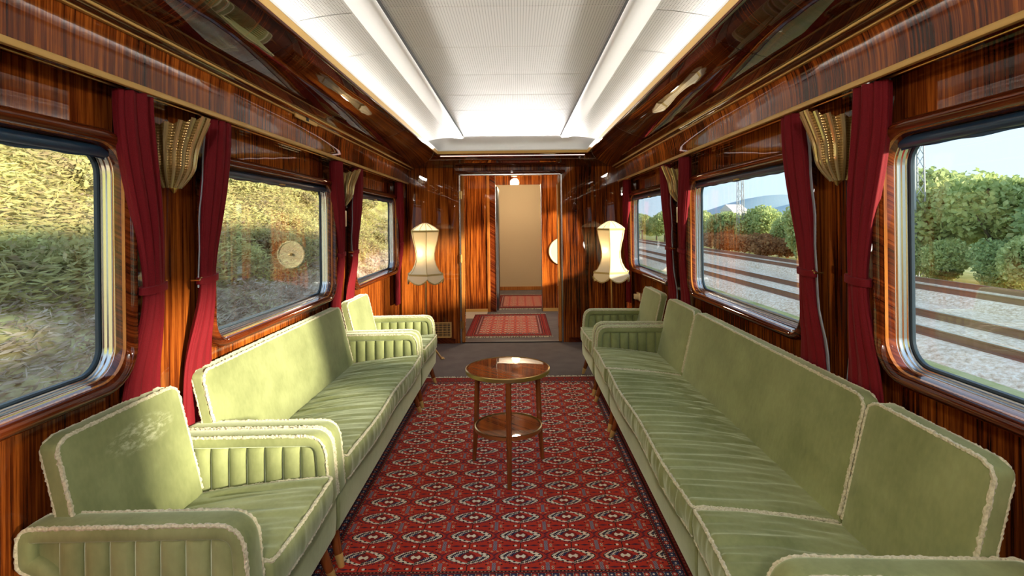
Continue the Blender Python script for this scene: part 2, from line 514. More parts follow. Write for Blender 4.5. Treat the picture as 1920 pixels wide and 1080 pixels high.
# side walls: panels around the windows
HO = 0.014
def side_wall(name, s):
    root = struct(empty(name, (s * W, 2, 0)), 'striped mahogany wall between and below the train windows')
    off = Vector((s * W, 2, 0))
    def pan(nm, y0, y1, z0, z1, x0=W, x1=1.41):
        a = sorted((s * x0, s * x1))
        m = rbox((a[0] - off.x, y0 - off.y + 0.0012, z0), (a[1] - off.x, y1 - off.y - 0.0012, z1), 0.0015, 1)
        m.build(nm, WOOD, root, smooth=0)
    ys = [(f - GW - HO, f + HO) for f in FARS]
    edges = [Y_BACK] + [v for p in ys for v in p] + [Y_END]
    for i in range(0, len(edges), 2):
        pan('pier_panel', edges[i], edges[i + 1], 0.0, 2.08)
    for (a, b) in ys:
        pan('sill_panel', a, (a + b) / 2, 0.0, Z0G - HO); pan('sill_panel', (a + b) / 2, b, 0.0, Z0G - HO)
        pan('header_panel', a, b, Z1G + HO, 2.08)
    return root
side_wall('wall_left', -1); side_wall('wall_right', 1)
for nm, s in (('baseboard_left', -1), ('baseboard_right', 1)):
    a = sorted((s * 1.342, s * 1.365))
    struct(rbox((a[0], Y_BACK, 0.0), (a[1], Y_END, 0.09), 0.004, 1).build(nm, WOOD_TRIM))

def rr_path(y0, y1, z0, z1, r, d, n=7):
    """rounded rectangle (y,z) grown outward by d"""
    y0, y1, z0, z1, r = y0 - d, y1 + d, z0 - d, z1 + d, r + d
    pts = []
    for cy, cz, a0 in ((y1 - r, z1 - r, 0), (y0 + r, z1 - r, 90), (y0 + r, z0 + r, 180), (y1 - r, z0 + r, 270)):
        for k in range(n + 1):
            a = R(a0 + 90 * k / n); pts.append((cy + r * math.cos(a), cz + r * math.sin(a)))
    return pts
def ring_frame(y0, y1, s, prof, closed=True, r=0.085):
    """prof: list of (d, x)"""
    rings = []
    paths = [rr_path(y0, y1, Z0G, Z1G, r, d) for d, x in prof]
    n = len(paths[0])
    for i in range(n):
        rings.append([(s * prof[k][1], paths[k][i][0], paths[k][i][1]) for k in range(len(prof))])
    return MB().loops(rings, closed, True, caps=False)
wi = 0
for s, side in ((-1, 'left'), (1, 'right')):
    for k, f in enumerate(FARS):
        wi += 1
        y0, y1 = f - GW, f
        root = struct(empty('window_%d' % wi, (0, 0, 0)), 'round-cornered train window in a chrome frame and mahogany moulding, %s wall' % side)
        ring_frame(y0, y1, s, [(0.012, 1.345), (0.018, 1.322), (0.022, 1.305), (0.032, 1.296), (0.042, 1.294), (0.052, 1.299), (0.060, 1.311), (0.064, 1.329), (0.064, 1.37), (0.02, 1.37)]).build('casing', WOOD_TRIM, root, smooth=50)
        ring_frame(y0, y1, s, [(0.0115, 1.372), (0.0175, 1.318), (0.019, 1.318), (0.019, 1.372)]).build('jamb', WOOD_JAMB, root, smooth=30)
        ring_frame(y0, y1, s, [(0.003, 1.398), (0.003, 1.388), (0.0065, 1.385), (0.0065, 1.375), (0.0105, 1.372), (0.0105, 1.360), (0.0135, 1.357), (0.0135, 1.352), (0.02, 1.352), (0.02, 1.40)]).build('chrome_frame', CHROME, root, smooth=30)
        ring_frame(y0, y1, s, [(-0.008, 1.405), (-0.006, 1.395), (0.0, 1.392), (0.004, 1.395), (0.004, 1.405)]).build('gasket', RUBBER, root, smooth=40)
        pts = rr_path(y0, y1, Z0G, Z1G, 0.085, 0.0)
        MB().loops([[(s * XG, y, z) for y, z in pts], [(s * (XG + 0.005), y, z) for y, z in pts]]).build('pane', GLASS, root, smooth=0)

# cornice boxes above the windows
SEAMS = [Y_BACK, -0.05, 1.02, 2.93, 4.33, 4.81, Y_END]
ti = 0
for s, side in ((-1, 'left'), (1, 'right')):
    root = struct(empty('cornice_%s' % side), 'glossy mahogany cornice box running above the windows, %s side' % side)
    prof = [(1.365, 1.905), (1.238, 1.902), (1.2375, 1.93), (1.2365, 1.955), (1.2345, 1.98), (1.231, 2.005), (1.2265, 2.03), (1.221, 2.052), (1.365, 2.06)]
    for a, b in zip(SEAMS[:-1], SEAMS[1:]):
        MB().loops([[(s * x, y, z) for x, z in prof] for y in (a + 0.0015, b - 0.0015)]).build('cornice_panel', WOOD, root, smooth=30)
    rail = MB(); a = sorted((s * 1.252, s * 1.234))
    rbox((a[0], Y_BACK, 1.884), (a[1], Y_END - 0.002, 1.9045), 0.003, 2).build('brass_edge', BRASS_MATT, root)
    a = sorted((s * 1.222, s * 1.205))
    rbox((a[0], Y_BACK, 2.048), (a[1], Y_END - 0.002, 2.057), 0.002, 1).build('brass_strip', BRASS_MATT, root)
    m = MB().loops([[(s * x, y, z) for x, z in ((1.24, 2.085), (1.218, 2.057), (1.200, 2.052), (1.185, 2.058), (1.172, 2.068), (1.172, 2.085))] for y in (Y_BACK, Y_END - 0.002)])
    m.build('dark_moulding', WOOD_TRIM, root, smooth=40)
    a = sorted((s * 1.180, s * 1.170))
    rbox((a[0], Y_BACK, 2.062), (a[1], Y_END - 0.002, 2.071), 0.002, 1).build('brass_strip', BRASS_MATT, root)
    # curtain rail behind the brass edge
    MB().tube([(s * 1.30, Y_BACK, 1.893), (s * 1.30, Y_END - 0.01, 1.893)], 0.004, 8).build('curtain_rail', BRASS, root)

# soffit ring round the ceiling well
WX, WY0, WY1 = 0.825, -2.0, 5.84
KY = 0.46 / 0.345
def rect(off, z, inset=None):
    x = WX + off; a = WY0 - off * KY; b = WY1 + off * KY
    return [(-x, a, z), (x, a, z), (x, b, z), (-x, b, z)]
soff = [(0.345, 2.071), (0.29, 2.076), (0.225, 2.092), (0.165, 2.110), (0.115, 2.128), (0.075, 2.146), (0.045, 2.163), (0.024, 2.178), (0.012, 2.188)]
def side_strip(profile, i, ya=None, yb=None):
    """one side (0 left,1 right,2 end,3 back) of a mitred ring, as quads"""
    m = MB(); rings = []
    for off, z in profile:
        c = rect(off, z)
        a, b = {0: (c[0], c[3]), 1: (c[1], c[2]), 2: (c[3], c[2]), 3: (c[0], c[1])}[i]
        if ya is not None:
            a, b = Vector(a), Vector(b)
            a = Vector((a.x, max(a.y, ya) if ya > WY0 else a.y, a.z)); b = Vector((b.x, min(b.y, yb) if yb < WY1 else b.y, b.z))
        rings.append([a, b])
    return m.loops(rings, closed_ring=False, caps=False)
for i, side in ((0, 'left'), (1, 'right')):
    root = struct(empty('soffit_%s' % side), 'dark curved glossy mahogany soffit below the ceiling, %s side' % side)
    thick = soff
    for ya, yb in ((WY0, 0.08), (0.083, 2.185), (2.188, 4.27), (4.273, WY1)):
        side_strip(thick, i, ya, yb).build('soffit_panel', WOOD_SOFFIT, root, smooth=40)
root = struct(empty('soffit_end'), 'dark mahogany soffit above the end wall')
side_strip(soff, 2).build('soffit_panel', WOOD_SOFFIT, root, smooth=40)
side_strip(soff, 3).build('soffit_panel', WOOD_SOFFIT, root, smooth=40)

def ring4(name, prof, mat, parent=None, smooth=40):
    m = MB()
    rings = [rect(off, z) for off, z in prof]
    for a in range(4):
        b = (a + 1) % 4
        m.loops([[r[a], r[b]] for r in rings + [rings[0]]], closed_ring=False, caps=False)
    return m.build(name, mat, parent, smooth, weld=True)
tr = struct(empty('trim_1'), 'wood bead, brass strip and white lip framing the ceiling well')
ring4('wood_bead', [(0.016, 2.176), (0.011, 2.169), (0.003, 2.167), (-0.004, 2.171), (-0.006, 2.179), (0.014, 2.188)], WOOD_TRIM, tr)
ring4('brass_strip', [(-0.002, 2.178), (-0.007, 2.178), (-0.012, 2.208), (-0.010, 2.210), (0.0, 2.2)], BRASS_MATT, tr)
ring4('white_lip', [(-0.011, 2.206), (-0.013, 2.206), (-0.015, 2.216), (-0.011, 2.217), (0.0, 2.206)], WHITE_METAL, tr)
ring4('cove_ledge', [(-0.004, 2.197), (0.02, 2.191), (0.06, 2.168), (0.10, 2.147), (0.16, 2.128), (0.16, 2.122), (0.10, 2.141), (0.06, 2.162), (0.02, 2.184), (-0.004, 2.191)], WHITE_METAL, tr)

# ceiling
ceil = struct(empty('ceiling'), 'white perforated coffered ceiling with two long rounded ducts')
ZC = 2.324
yj = [2.23 + 0.513 * k for k in range(-8, 8)]
yj = [y for y in yj if WY0 - 0.1 < y < 5.45]
ye = [WY0 - 0.1] + yj + [5.50]
for a, b in zip(ye[:-1], ye[1:]):
    rbox((-0.60, a + 0.0025, ZC), (0.60, b - 0.0025, ZC + 0.012), 0.003, 1).build('center_panel', PERF, ceil, smooth=30)
    for s in (-1, 1):
        cur = [(0.985, 2.13), (0.975, 2.20), (0.962, 2.22), (0.94, 2.238), (0.91, 2.256), (0.86, 2.272), (0.80, 2.284), (0.72, 2.296), (0.61, 2.306)]
        rings = [[(s * x, y, z) for y in (a + 0.0025, b - 0.0025)] for x, z in cur] + [[(s * x, y, z + 0.008) for y in (a + 0.0025, b - 0.0025)] for x, z in reversed(cur)]
        MB().loops(rings, closed_ring=False, closed_path=True, caps=False).build('side_panel', PERF, ceil, smooth=40)
# narrow cover beads in the joints
for y in yj:
    MB().box((-0.60, y - 0.006, ZC + 0.006), (0.60, y + 0.006, ZC + 0.02)).build('joint_strip', WHITE_METAL, ceil, smooth=0)
    for s in (-1, 1):
        rings = [[(s * x, y + d, z + 0.004) for d in (-0.006, 0.006)] for x, z in cur] + [[(s * x, y + d, z + 0.012) for d in (-0.006, 0.006)] for x, z in reversed(cur)]
        MB().loops(rings, closed_ring=False, closed_path=True, caps=False).build('joint_strip', WHITE_METAL, ceil, smooth=40)
# curved end
curE = [(5.50, ZC), (5.60, 2.330), (5.70, 2.318), (5.80, 2.296), (5.87, 2.268), (5.92, 2.235), (5.965, 2.20), (5.985, 2.13)]
xe = lambda t: 0.97
rings = [[(-0.985, y, z), (0.985, y, z)] for y, z in curE] + [[(-0.985, y + 0.01, z + 0.012), (0.985, y + 0.01, z + 0.012)] for y, z in reversed(curE)]
MB().loops(rings, closed_ring=False, closed_path=True, caps=False).build('end_cove', WHITE_METAL, ceil, smooth=60)
# roof above
MB().box((-1.5, Y_BACK, 2.40), (1.5, 11.4, 2.46)).build('roof_board', WHITE_METAL, ceil, smooth=0)
MB().box((-1.5, Y_BACK, 2.078), (-1.165, 11.4, 2.40)).build('roof_side', BLACK, ceil, smooth=0)
MB().box((1.165, Y_BACK, 2.078), (1.5, 11.4, 2.40)).build('roof_side', BLACK, ceil, smooth=0)
for s in (-1, 1):
    d = [(0.645, 2.308), (0.625, 2.302), (0.595, 2.296), (0.56, 2.291), (0.528, 2.289), (0.508, 2.291), (0.500, 2.296), (0.500, 2.300)]
    root = thing('ceiling_duct', 'long rounded white duct under the ceiling, ' + ('left of the grey centre panels' if s < 0 else 'right of the grey centre panels'), 'duct', group='ceiling ducts')
    MB().loops([[(s * x, y, z) for x, z in d + [(0.512, 2.324), (0.645, 2.324)]] for y in (WY0 - 0.05, 5.49)]).build('duct_cover', WHITE_METAL, root, smooth=40)
    a = sorted((s * 0.512, s * 0.4995))
    MB().box((a[0], WY0 - 0.05, 2.3005), (a[1], 5.485, 2.3238)).build('slot_shade_strip', SLOT_SHADE, root, smooth=0)  # dark strip painted in for the shade between duct and centre panels

# end wall with the doorway
DX0, DX1, DZ = -0.63, 0.565, 1.985
we = struct(empty('wall_end', (0, Y_END, 0)), 'mahogany end wall with the doorway to the vestibule')
for a, b in ((-1.33, -1.04), (-1.04, DX0), (DX1, 0.97), (0.97, 1.33)):
    rbox((a + 0.001, 0, 0), (b - 0.001, 0.06, 2.085), 0.0015, 1).build('wall_panel', WOOD, we, smooth=0)
rbox((DX0, 0, DZ), (DX1, 0.06, 2.085), 0.0015, 1).build('lintel_panel', WOOD, we, smooth=0)
rbox((DX0 - 0.05, -0.03, DZ + 0.008), (DX1 + 0.05, -0.0, DZ + 0.05), 0.006, 2).build('lintel_moulding', WOOD_TRIM, we)
for a, b in ((-1.30, -0.70), (0.64, 1.30)):
    rbox((a, -0.014, 0), (b, 0.0, 0.055), 0.003, 1).build('skirting', WOOD_TRIM, we)
dr = struct(empty('door_1', (0, Y_END, 0)), 'open doorway with pale metal edges and mahogany frame')
for x0, x1 in ((DX0 - 0.012, DX0 + 0.008), (DX1 - 0.008, DX1 + 0.012)):
    rbox((x0, -0.012, 0), (x1, 0.07, DZ + 0.01), 0.002, 1).build('metal_edge', CHROME, dr)
rbox((DX0 - 0.012, -0.012, DZ - 0.006), (DX1 + 0.012, 0.07, DZ + 0.01), 0.002, 1).build('metal_edge', CHROME, dr)
rbox((DX0 + 0.009, 0.0, 0), (DX0 + 0.045, 0.10, DZ - 0.01), 0.003, 1).build('door_post', WOOD_JAMB, dr)
rbox((DX1 - 0.045, 0.0, 0), (DX1 - 0.009, 0.10, DZ - 0.01), 0.003, 1).build('door_post', WOOD_JAMB, dr)
for z in (0.22, 1.0, 1.75):
    h = rbox((DX0 - 0.008, -0.02, z - 0.045), (DX0 + 0.028, -0.008, z + 0.045), 0.002, 1)
    h.tube([(DX0 + 0.01, -0.022, z - 0.05), (DX0 + 0.01, -0.022, z + 0.05)], 0.007, 8)
    h.build('hinge', BRASS, dr)
MB().box((DX0 + 0.01, 0.0, 0.0), (DX1 - 0.01, 0.06, 0.012)).build('threshold', BLACK, dr, smooth=0)

# vestibule and the room beyond
BEIGE = Mat('beige_wall_cloth', color=(0.52, 0.40, 0.24), rough=0.8).m
BEIGEF = Mat('beige_mat', color=(0.50, 0.43, 0.32), rough=0.9).m
YP = 8.5
def wallbox(name, a, b, mat, label):
    return struct(rbox(a, b, 0.0, 1).build(name, mat, smooth=0), label)
wv = struct(empty('wall_vestibule_right'), 'vestibule side wall with a window')
for a, b in (((1.33, 6.36, 0), (1.47, 7.15, 2.4)), ((1.33, 8.35, 0), (1.47, 11.4, 2.4)), ((1.33, 7.15, 0), (1.47, 8.35, 0.60)), ((1.33, 7.15, 1.75), (1.47, 8.35, 2.4))):
    rbox(a, b, 0, 1).build('wall_panel', WOOD, wv, smooth=0)
wallbox('wall_vestibule_left', (-1.47, 6.36, 0), (-1.33, 11.4, 2.4), WOOD, 'vestibule side wall, left')
wp = struct(empty('wall_partition', (0, YP, 0)), 'mahogany partition beyond the vestibule with a doorway to the next room')
PX0, PX1 = -0.30, 0.42
for a, b in ((-1.33, -0.88), (-0.88, -0.44), (PX1, 0.9), (0.9, 1.33)):
    rbox((a + 0.001, 0, 0), (b - 0.001, 0.05, 2.4), 0.001, 1).build('wall_panel', WOOD, wp, smooth=0)
rbox((PX0, 0, 2.02), (PX1, 0.05, 2.4), 0.001, 1).build('wall_panel', WOOD, wp, smooth=0)
rbox((-0.44, -0.02, 0), (-0.395, 0.05, 2.4), 0.003, 1).build('door_post', WOOD_JAMB, wp)
rbox((-0.395, 0, 0), (-0.305, 0.05, 2.4), 0.001, 1).build('wall_panel', WOOD_TRIM, wp, smooth=0)
rbox((-0.305, -0.01, 0), (-0.293, 0.06, 2.03), 0.001, 1).build('metal_edge', CHROME, wp, smooth=0)
rbox((PX1, -0.01, 0), (PX1 + 0.012, 0.06, 2.03), 0.001, 1).build('metal_edge', CHROME, wp, smooth=0)
rbox((-1.33, -0.016, 0.0), (-0.44, 0.0, 0.05), 0.002, 1).build('skirting', BRASS_MATT, wp)
rbox((PX1 + 0.02, -0.016, 0.0), (1.33, 0.0, 0.05), 0.002, 1).build('skirting', BRASS_MATT, wp)
wf = struct(empty('wall_far', (0, 11.2, 0)), 'beige wall of the room beyond')
rbox((-1.33, 0, 0), (1.33, 0.06, 2.4), 0, 1).build('wall_panel', BEIGE, wf, smooth=0)
rbox((-1.33, -0.02, 0.0), (1.33, 0, 0.075), 0.003, 1).build('skirting', WOOD_JAMB, wf)
wd = struct(empty('door_2', (-0.29, 8.56, 0)), 'black slab standing for the dark door gap beyond the partition')
rbox((-0.02, 0.0, 0.01), (0.02, 0.72, 2.0), 0.004, 1).build('door_gap_slab', BLACK, wd)  # black slab put in for the dark gap at the doorway edge
for y, nm in ((-1.0, 'added globe lamp brightening the saloon from its unseen near end'), (7.4, 'added globe lamp brightening the vestibule beyond the doorway'), (9.9, 'added globe lamp brightening the far room beyond the partition')):
    root = thing('added_ceiling_lamp', nm, 'lamp', (0.0, y, 2.40 if y > 0 else ZC))  # lamps added to brighten the saloon, vestibule and far room
    MB().lathe([(0.0, 0.0), (0.06, 0.0), (0.055, -0.03), (0.0, -0.03)], 20).build('mount', BRASS, root)
    MB().lathe([(0.03, -0.03), (0.07, -0.06), (0.085, -0.10), (0.07, -0.14), (0.035, -0.165), (0.0, -0.17)], 20).build('globe', Mat('opal_globe', color=(0.9, 0.85, 0.75), emit=(1, 0.85, 0.6, 1), emit_str=3.0).m, root)
    d = bpy.data.lights.new('added_globe_light', 'POINT'); d.energy = 28 if y > 0 else 50; d.color = (1, 0.80, 0.55) if y > 0 else (1, 0.94, 0.86); d.shadow_soft_size = 0.08
    b = bpy.data.objects.new('added_globe_light', d); COL.objects.link(b); b.parent = root; b.location = (0, 0, -0.27)
# back wall, behind the viewer
wallbox('wall_back', (-1.47, Y_BACK - 0.06, -0.1), (1.47, Y_BACK, 2.46), WOOD, 'mahogany wall at the near end of the saloon')

# ================================================================== RUGS
RCX, RCY, RHX, RHY = -0.05, 3.42, 0.70, 1.258
rug_m = rug_material('red_bokhara_rug', RCX, RCY, RHX, RHY, 0.2217, 0.1505, 0.043, 2.254)
def make_rug(name, label, x0, x1, y0, y1, mat, z=0.0, fringe=True, group=None):
    root = thing(name, label, 'rug', ((x0 + x1) / 2, (y0 + y1) / 2, z), 0, group)
    cx, cy = (x0 + x1) / 2, (y0 + y1) / 2
    rbox((x0 - cx, y0 - cy, 0.0005), (x1 - cx, y1 - cy, 0.009), 0.002, 1).build('pile', mat, root, smooth=30)
    if fringe:
        for yy, d in ((y0, -1), (y1, 1)):
            m = MB(); x = x0
            while x < x1:
                l = RNG.uniform(0.03, 0.06); a = RNG.uniform(-0.012, 0.012)
                m.tube([(x - cx, yy - cy - d * 0.004, 0.007), (x - cx + a * 0.5, yy - cy + d * l * 0.5, 0.009), (x - cx + a, yy - cy + d * l, 0.003)], [0.004, 0.0035, 0.0025], 4)
                x += 0.011
            o = m.build('fringe', PIPING, root, smooth=0); o['kind'] = 'stuff'
    return root
make_rug('patterned_rug', 'large red patterned rug with rows of cream and black medallions between the green sofas', RCX - 0.89, RCX + 0.89, RCY - 1.448, RCY + 1.448, rug_m)
rug2 = rug_material('red_runner', -0.08, 7.42, 0.38, 0.62, 0.16, 0.12, -0.08, 7.4, 0.16)
make_rug('runner_rug', 'red striped runner rug just beyond the doorway', -0.62, 0.46, 6.62, 8.22, rug2)
rug3 = rug_material('dark_red_rug', 0.15, 9.6, 0.36, 0.6, 0.14, 0.12, 0.1, 9.5, 0.16)
make_rug('small_rug', 'dark red rug in the far room beyond the second doorway', -0.30, 0.70, 8.75, 10.4, rug3)
rbox((-1.25, 7.9, 0.0), (-0.44, 8.48, 0.006), 0.002, 1).build('floor_mat', BEIGEF)
tag(bpy.data.objects['floor_mat'], 'pale beige mat along the foot of the vestibule partition', 'mat')

# ================================================================== SEATING
D = 0.655
def arm_outline():
    p = [(0.105, 0.33), (0.105, 0.405), (0.060, 0.455), (0.008, 0.475), (0.005, 0.600), (0.640, 0.606), (0.662, 0.33)]
    return fillet([Vector((a, b)) for a, b in p], [0.03, 0.03, 0.035, 0.055, 0.085, 0.03][:5], 7)
def make_arm(root, y0, y1, inner, outer):
    """arm slab between local y0 and y1; inner / outer: -1 / +1 faces that get channels"""
    yc, t = (y0 + y1) / 2, (y1 - y0)
    P = resample([(p.x, 0, p.y) for p in arm_outline()], 0.012)
    n = len(P); rings = []
    dp = 0.052; h = t / 2
    sec = []
    for k in range(20):
        a = 2 * PI * k / 20
        ca, sa = math.cos(a), math.sin(a)
        e = 0.55
        sec.append((math.copysign(abs(ca) ** e, ca) * h, math.copysign(abs(sa) ** e, sa) * dp / 2 - dp / 2))
    for i in range(n):
        a, b = P[max(0, i - 1)], P[min(n - 1, i + 1)]
        tg = (b - a).normalized(); nr = Vector((-tg.z, 0, tg.x))
        rings.append([P[i] + nr * q + Vector((0, yc + w, 0)) for w, q in sec])
    arm = MB().loops(rings).build('arm', VELVET, root, smooth=60)
    # core
    inn = []
    for i in range(0, n, 2):
        a, b = P[max(0, i - 1)], P[min(n - 1, i + 1)]
        tg = (b - a).normalized(); nr = Vector((-tg.z, 0, tg.x)); inn.append(P[i] - nr * 0.03)
    inn = [Vector((0.62, 0, 0.25)), Vector((0.14, 0, 0.25))] + inn
    MB().loops([[p + Vector((0, yc + w, 0)) for p in inn] for w in (-t * 0.22, t * 0.22)]).build('arm_core', VELVET, arm, smooth=30)
    xs0, xs1, nch = 0.115, 0.605, 7
    for face in (inner, outer):
        if not face: continue
        for k in range(nch):
            a = xs0 + (xs1 - xs0) * k / nch + 0.001; b = xs0 + (xs1 - xs0) * (k + 1) / nch - 0.001
            m = MB(); rg = []
            zs = [0.30, 0.34, 0.42, 0.50, 0.535, 0.548, 0.553]
            for j, z in enumerate(zs):
                sc = 1.0 if j < 4 else (0.93, 0.75, 0.45)[j - 4]
                ring = []
                for q in range(9):
                    u = q / 8
                    bulge = math.sin(PI * u) ** 0.6 if 0 < u < 1 else 0.0
                    ring.append((a + (b - a) * u, yc + face * (t * 0.20 + (0.006 + 0.015 * bulge) * sc), z))
                ring += [(b, yc + face * t * 0.15, z), (a, yc + face * t * 0.15, z)]
                rg.append(ring)
            m.loops(rg).build('channel', VELVET, arm, smooth=55)
    for face in (-1, 1):
        pp = []
        for i in range(n):
            a, b = P[max(0, i - 1)], P[min(n - 1, i + 1)]
            tg = (b - a).normalized(); nr = Vector((-tg.z, 0, tg.x))
            pp.append(P[i] - nr * 0.006 + Vector((0, yc + face * (h - 0.004), 0)))
        piping('piping', pp, arm, 0.0058)
    return arm

def make_leg(root, x, y, dx, dy):
    m = MB(); top = Vector((x, y, 0.185)); bot = Vector((x + dx, y + dy, 0.0))
    mid = top.lerp(bot, 0.70)
    m.tube([top, top.lerp(bot, 0.35), mid], [0.024, 0.021, 0.0165], 14)
    leg = m.build('leg', WOOD_LEG, root, smooth=40)
    f = MB(); f.tube([mid, top.lerp(bot, 0.985), bot], [0.0172, 0.0125, 0.011], 14)
    f.build('ferrule', BRASS_MATT, leg, smooth=40)

def make_seat(name, label, cat, loc, rz, wd, arm0, arm1, group=None, outer=(0, 0), wrinkle=0.004, seed=1, channels=True):
    root = thing(name, label, cat, loc, rz, group)
    rg = random.Random(seed); ta = 0.088
    i0 = ta + 0.002 if arm0 else 0.006; i1 = wd - ta - 0.002 if arm1 else wd - 0.006
    # base box with its rounded front panel
    def bd(p, n):
        b = 0.006 * math.sin(PI * min(1, max(0, (p.z - 0.16) / 0.19)))
        if p.x > 0.5: p = p + Vector((b, 0, 0))
        return p
    soft_box((0.10, 0.004, 0.165), (0.652, wd - 0.004, 0.345), 0.022, 4, max(4, int(wd * 12)), 5, bd).build('base', VELVET, root, smooth=60)
    # cushion, front edge high, sloping back; wrinkles run front to back
    ph = [rg.uniform(0, 6.28) for _ in range(10)]
    def wr(x, y):
        w = 0
        for k in range(5):
            fr = 55 + 33 * k
            w += math.sin(fr * (y + 0.10 * (k % 3 - 1) * x + 0.012 * math.sin(9 * x + ph[k])) + ph[k + 5]) / (1 + 0.5 * k)
        amp = 0.5 + 0.5 * math.sin(3.1 * y + ph[0]) * math.sin(5 * x + ph[1])
        return w * wrinkle * (0.35 + 0.8 * amp)
    def cd(p, n):
        fx = (p.x - 0.13) / (0.672 - 0.13)
        u = (p.y - i0) / (i1 - i0)
        top = smoothstep(0.33, 0.44, p.z)
        puff = 0.012 * math.sin(PI * max(0, min(1, u))) ** 0.5 * math.sin(PI * min(1, max(0, fx))) ** 0.7
        z = p.z - (1 - fx) ** 1.3 * 0.062 * top + (puff + wr(p.x, p.y) * min(1, 4 * fx) * (1 if n.z > 0.5 else 0)) * top
        x = p.x
        if n.x > 0.5: x += 0.008 * math.sin(PI * (p.z - 0.335) / 0.11) + wr(0.6 + p.z, p.y) * 0.6
        x += 0.006 * math.sin(7 * p.y + ph[2]) * max(0, fx)
        return Vector((x, p.y, z))
    ny = max(24, int((i1 - i0) * 90))
    cu = soft_box((0.13, i0, 0.335), (0.672, i1, 0.448), 0.02, 26, ny, 4, cd).build('seat_cushion', VELVET, root, smooth=60)
    ed = lambda z, nx: [cd(Vector((0.668, i0 + 0.012 + (i1 - i0 - 0.024) * k / 60, z)), Vector((nx, 0, 0.0))) + Vector((0.003, 0, 0)) for k in range(61)]
    top = ed(0.442, 0.2)
    a = [cd(Vector((0.14 + 0.52 * k / 20, i0 + 0.006, 0.443)), Vector((0, 0, 0))) for k in range(20)]
    b = [cd(Vector((0.66 - 0.52 * k / 20, i1 - 0.006, 0.443)), Vector((0, 0, 0))) for k in range(20)]
    piping('piping', a + top + b, cu, 0.0062)
    piping('piping', ed(0.343, 0.2), cu, 0.005)
    # back slab, leaning
    b0 = 0.055 if arm0 else 0.004; b1 = wd - 0.098 if arm1 else wd - 0.004
    zb, zt = 0.33, 0.815
    def lean(p): return Vector((p.x + (zt - p.z) / (zt - 0.37) * 0.105, p.y, p.z))
    def kd(p, n):
        u = (p.y - b0) / (b1 - b0); v = (p.z - zb) / (zt - zb)
        if n.x > 0.5:
            p = p + Vector((0.010 * (math.sin(PI * u) * math.sin(PI * v)) ** 0.5 if 0 < u < 1 and 0 < v < 1 else 0, 0, 0))
        cut = 0.035       # the top corners are chamfered
        e = min(p.y - b0, b1 - p.y)
        if e < cut: p = Vector((p.x, p.y, p.z - (cut - e) * 0.55 * smoothstep(0.55, 0.82, p.z)))
        return lean(p)
    bk = soft_box((0.022, b0, zb), (0.075, b1, zt), 0.012, 3, max(8, int((b1 - b0) * 24)), 12, kd).build('backrest', VELVET_WORN if seed == 11 else VELVET, root, smooth=60)
    def bpath(x):
        pts = [(b0 + 0.004, zb + 0.08), (b0 + 0.004, zt - 0.025), (b0 + 0.038, zt - 0.004), (b1 - 0.038, zt - 0.004), (b1 - 0.004, zt - 0.025), (b1 - 0.004, zb + 0.08)]
        return [lean(Vector((x, p.x, p.y))) for p in fillet([Vector(q) for q in pts], 0.02, 4)]
    piping('piping', bpath(0.073), bk, 0.0064)
    piping('piping', bpath(0.027), bk, 0.0050)
    if arm0: make_arm(root, 0.002, ta, 1 if channels else 0, -1 if outer[0] else 0)
    if arm1: make_arm(root, wd - ta, wd - 0.002, -1 if channels else 0, 1 if outer[1] else 0)
    ly = 0.075
    for x, dx in ((0.600, 0.055), (0.14, -0.04)):
        make_leg(root, x, ly, dx, -0.035); make_leg(root, x, wd - ly, dx, 0.035)
    return root

XL, XR = -1.350, 1.297
make_seat('armchair', 'sage green velvet armchair in the left foreground with cream piping and a worn backrest', 'armchair', (XL, 1.455, 0), 0, 0.70, True, True, 'green velvet seats along the left wall', (1, 0), 0.003, 11)
make_seat('sofa', 'long sage green velvet sofa under the middle window on the left', 'sofa', (XL, 2.160, 0), 0, 1.875, True, True, 'green velvet seats along the left wall', (0, 0), 0.0045, 12)
make_seat('armchair', 'green velvet armchair at the far end of the left row, beyond the long sofa', 'armchair', (XL, 4.045, 0), 0, 0.725, True, True, 'green velvet seats along the left wall', (0, 0), 0.003, 13)
make_seat('sofa_end_section', 'one-armed green velvet sofa section in the right foreground beneath the nearest window', 'sofa', (XR, 1.797, 0), PI - R(1.6), 0.60, False, True, 'green velvet seats along the right wall', (0, 0), 0.0035, 14)
make_seat('sofa_middle_section', 'long armless green velvet sofa section with rippled seat along the right wall', 'sofa', (XR, 3.535, 0), PI, 1.73, False, False, 'green velvet seats along the right wall', (0, 0), 0.0055, 15)
make_seat('sofa_end_section', 'one-armed green velvet sofa section at the far end of the long right sofa', 'sofa', (XR, 4.225, 0), PI, 0.685, True, False, 'green velvet seats along the right wall', (0, 0), 0.003, 16)
make_seat('armchair', 'green velvet armchair in front of the cream floor lamp, last seat of the right row', 'armchair', (XR, 5.02, 0), PI, 0.74, True, True, 'green velvet seats along the right wall', (0, 0), 0.003, 17)

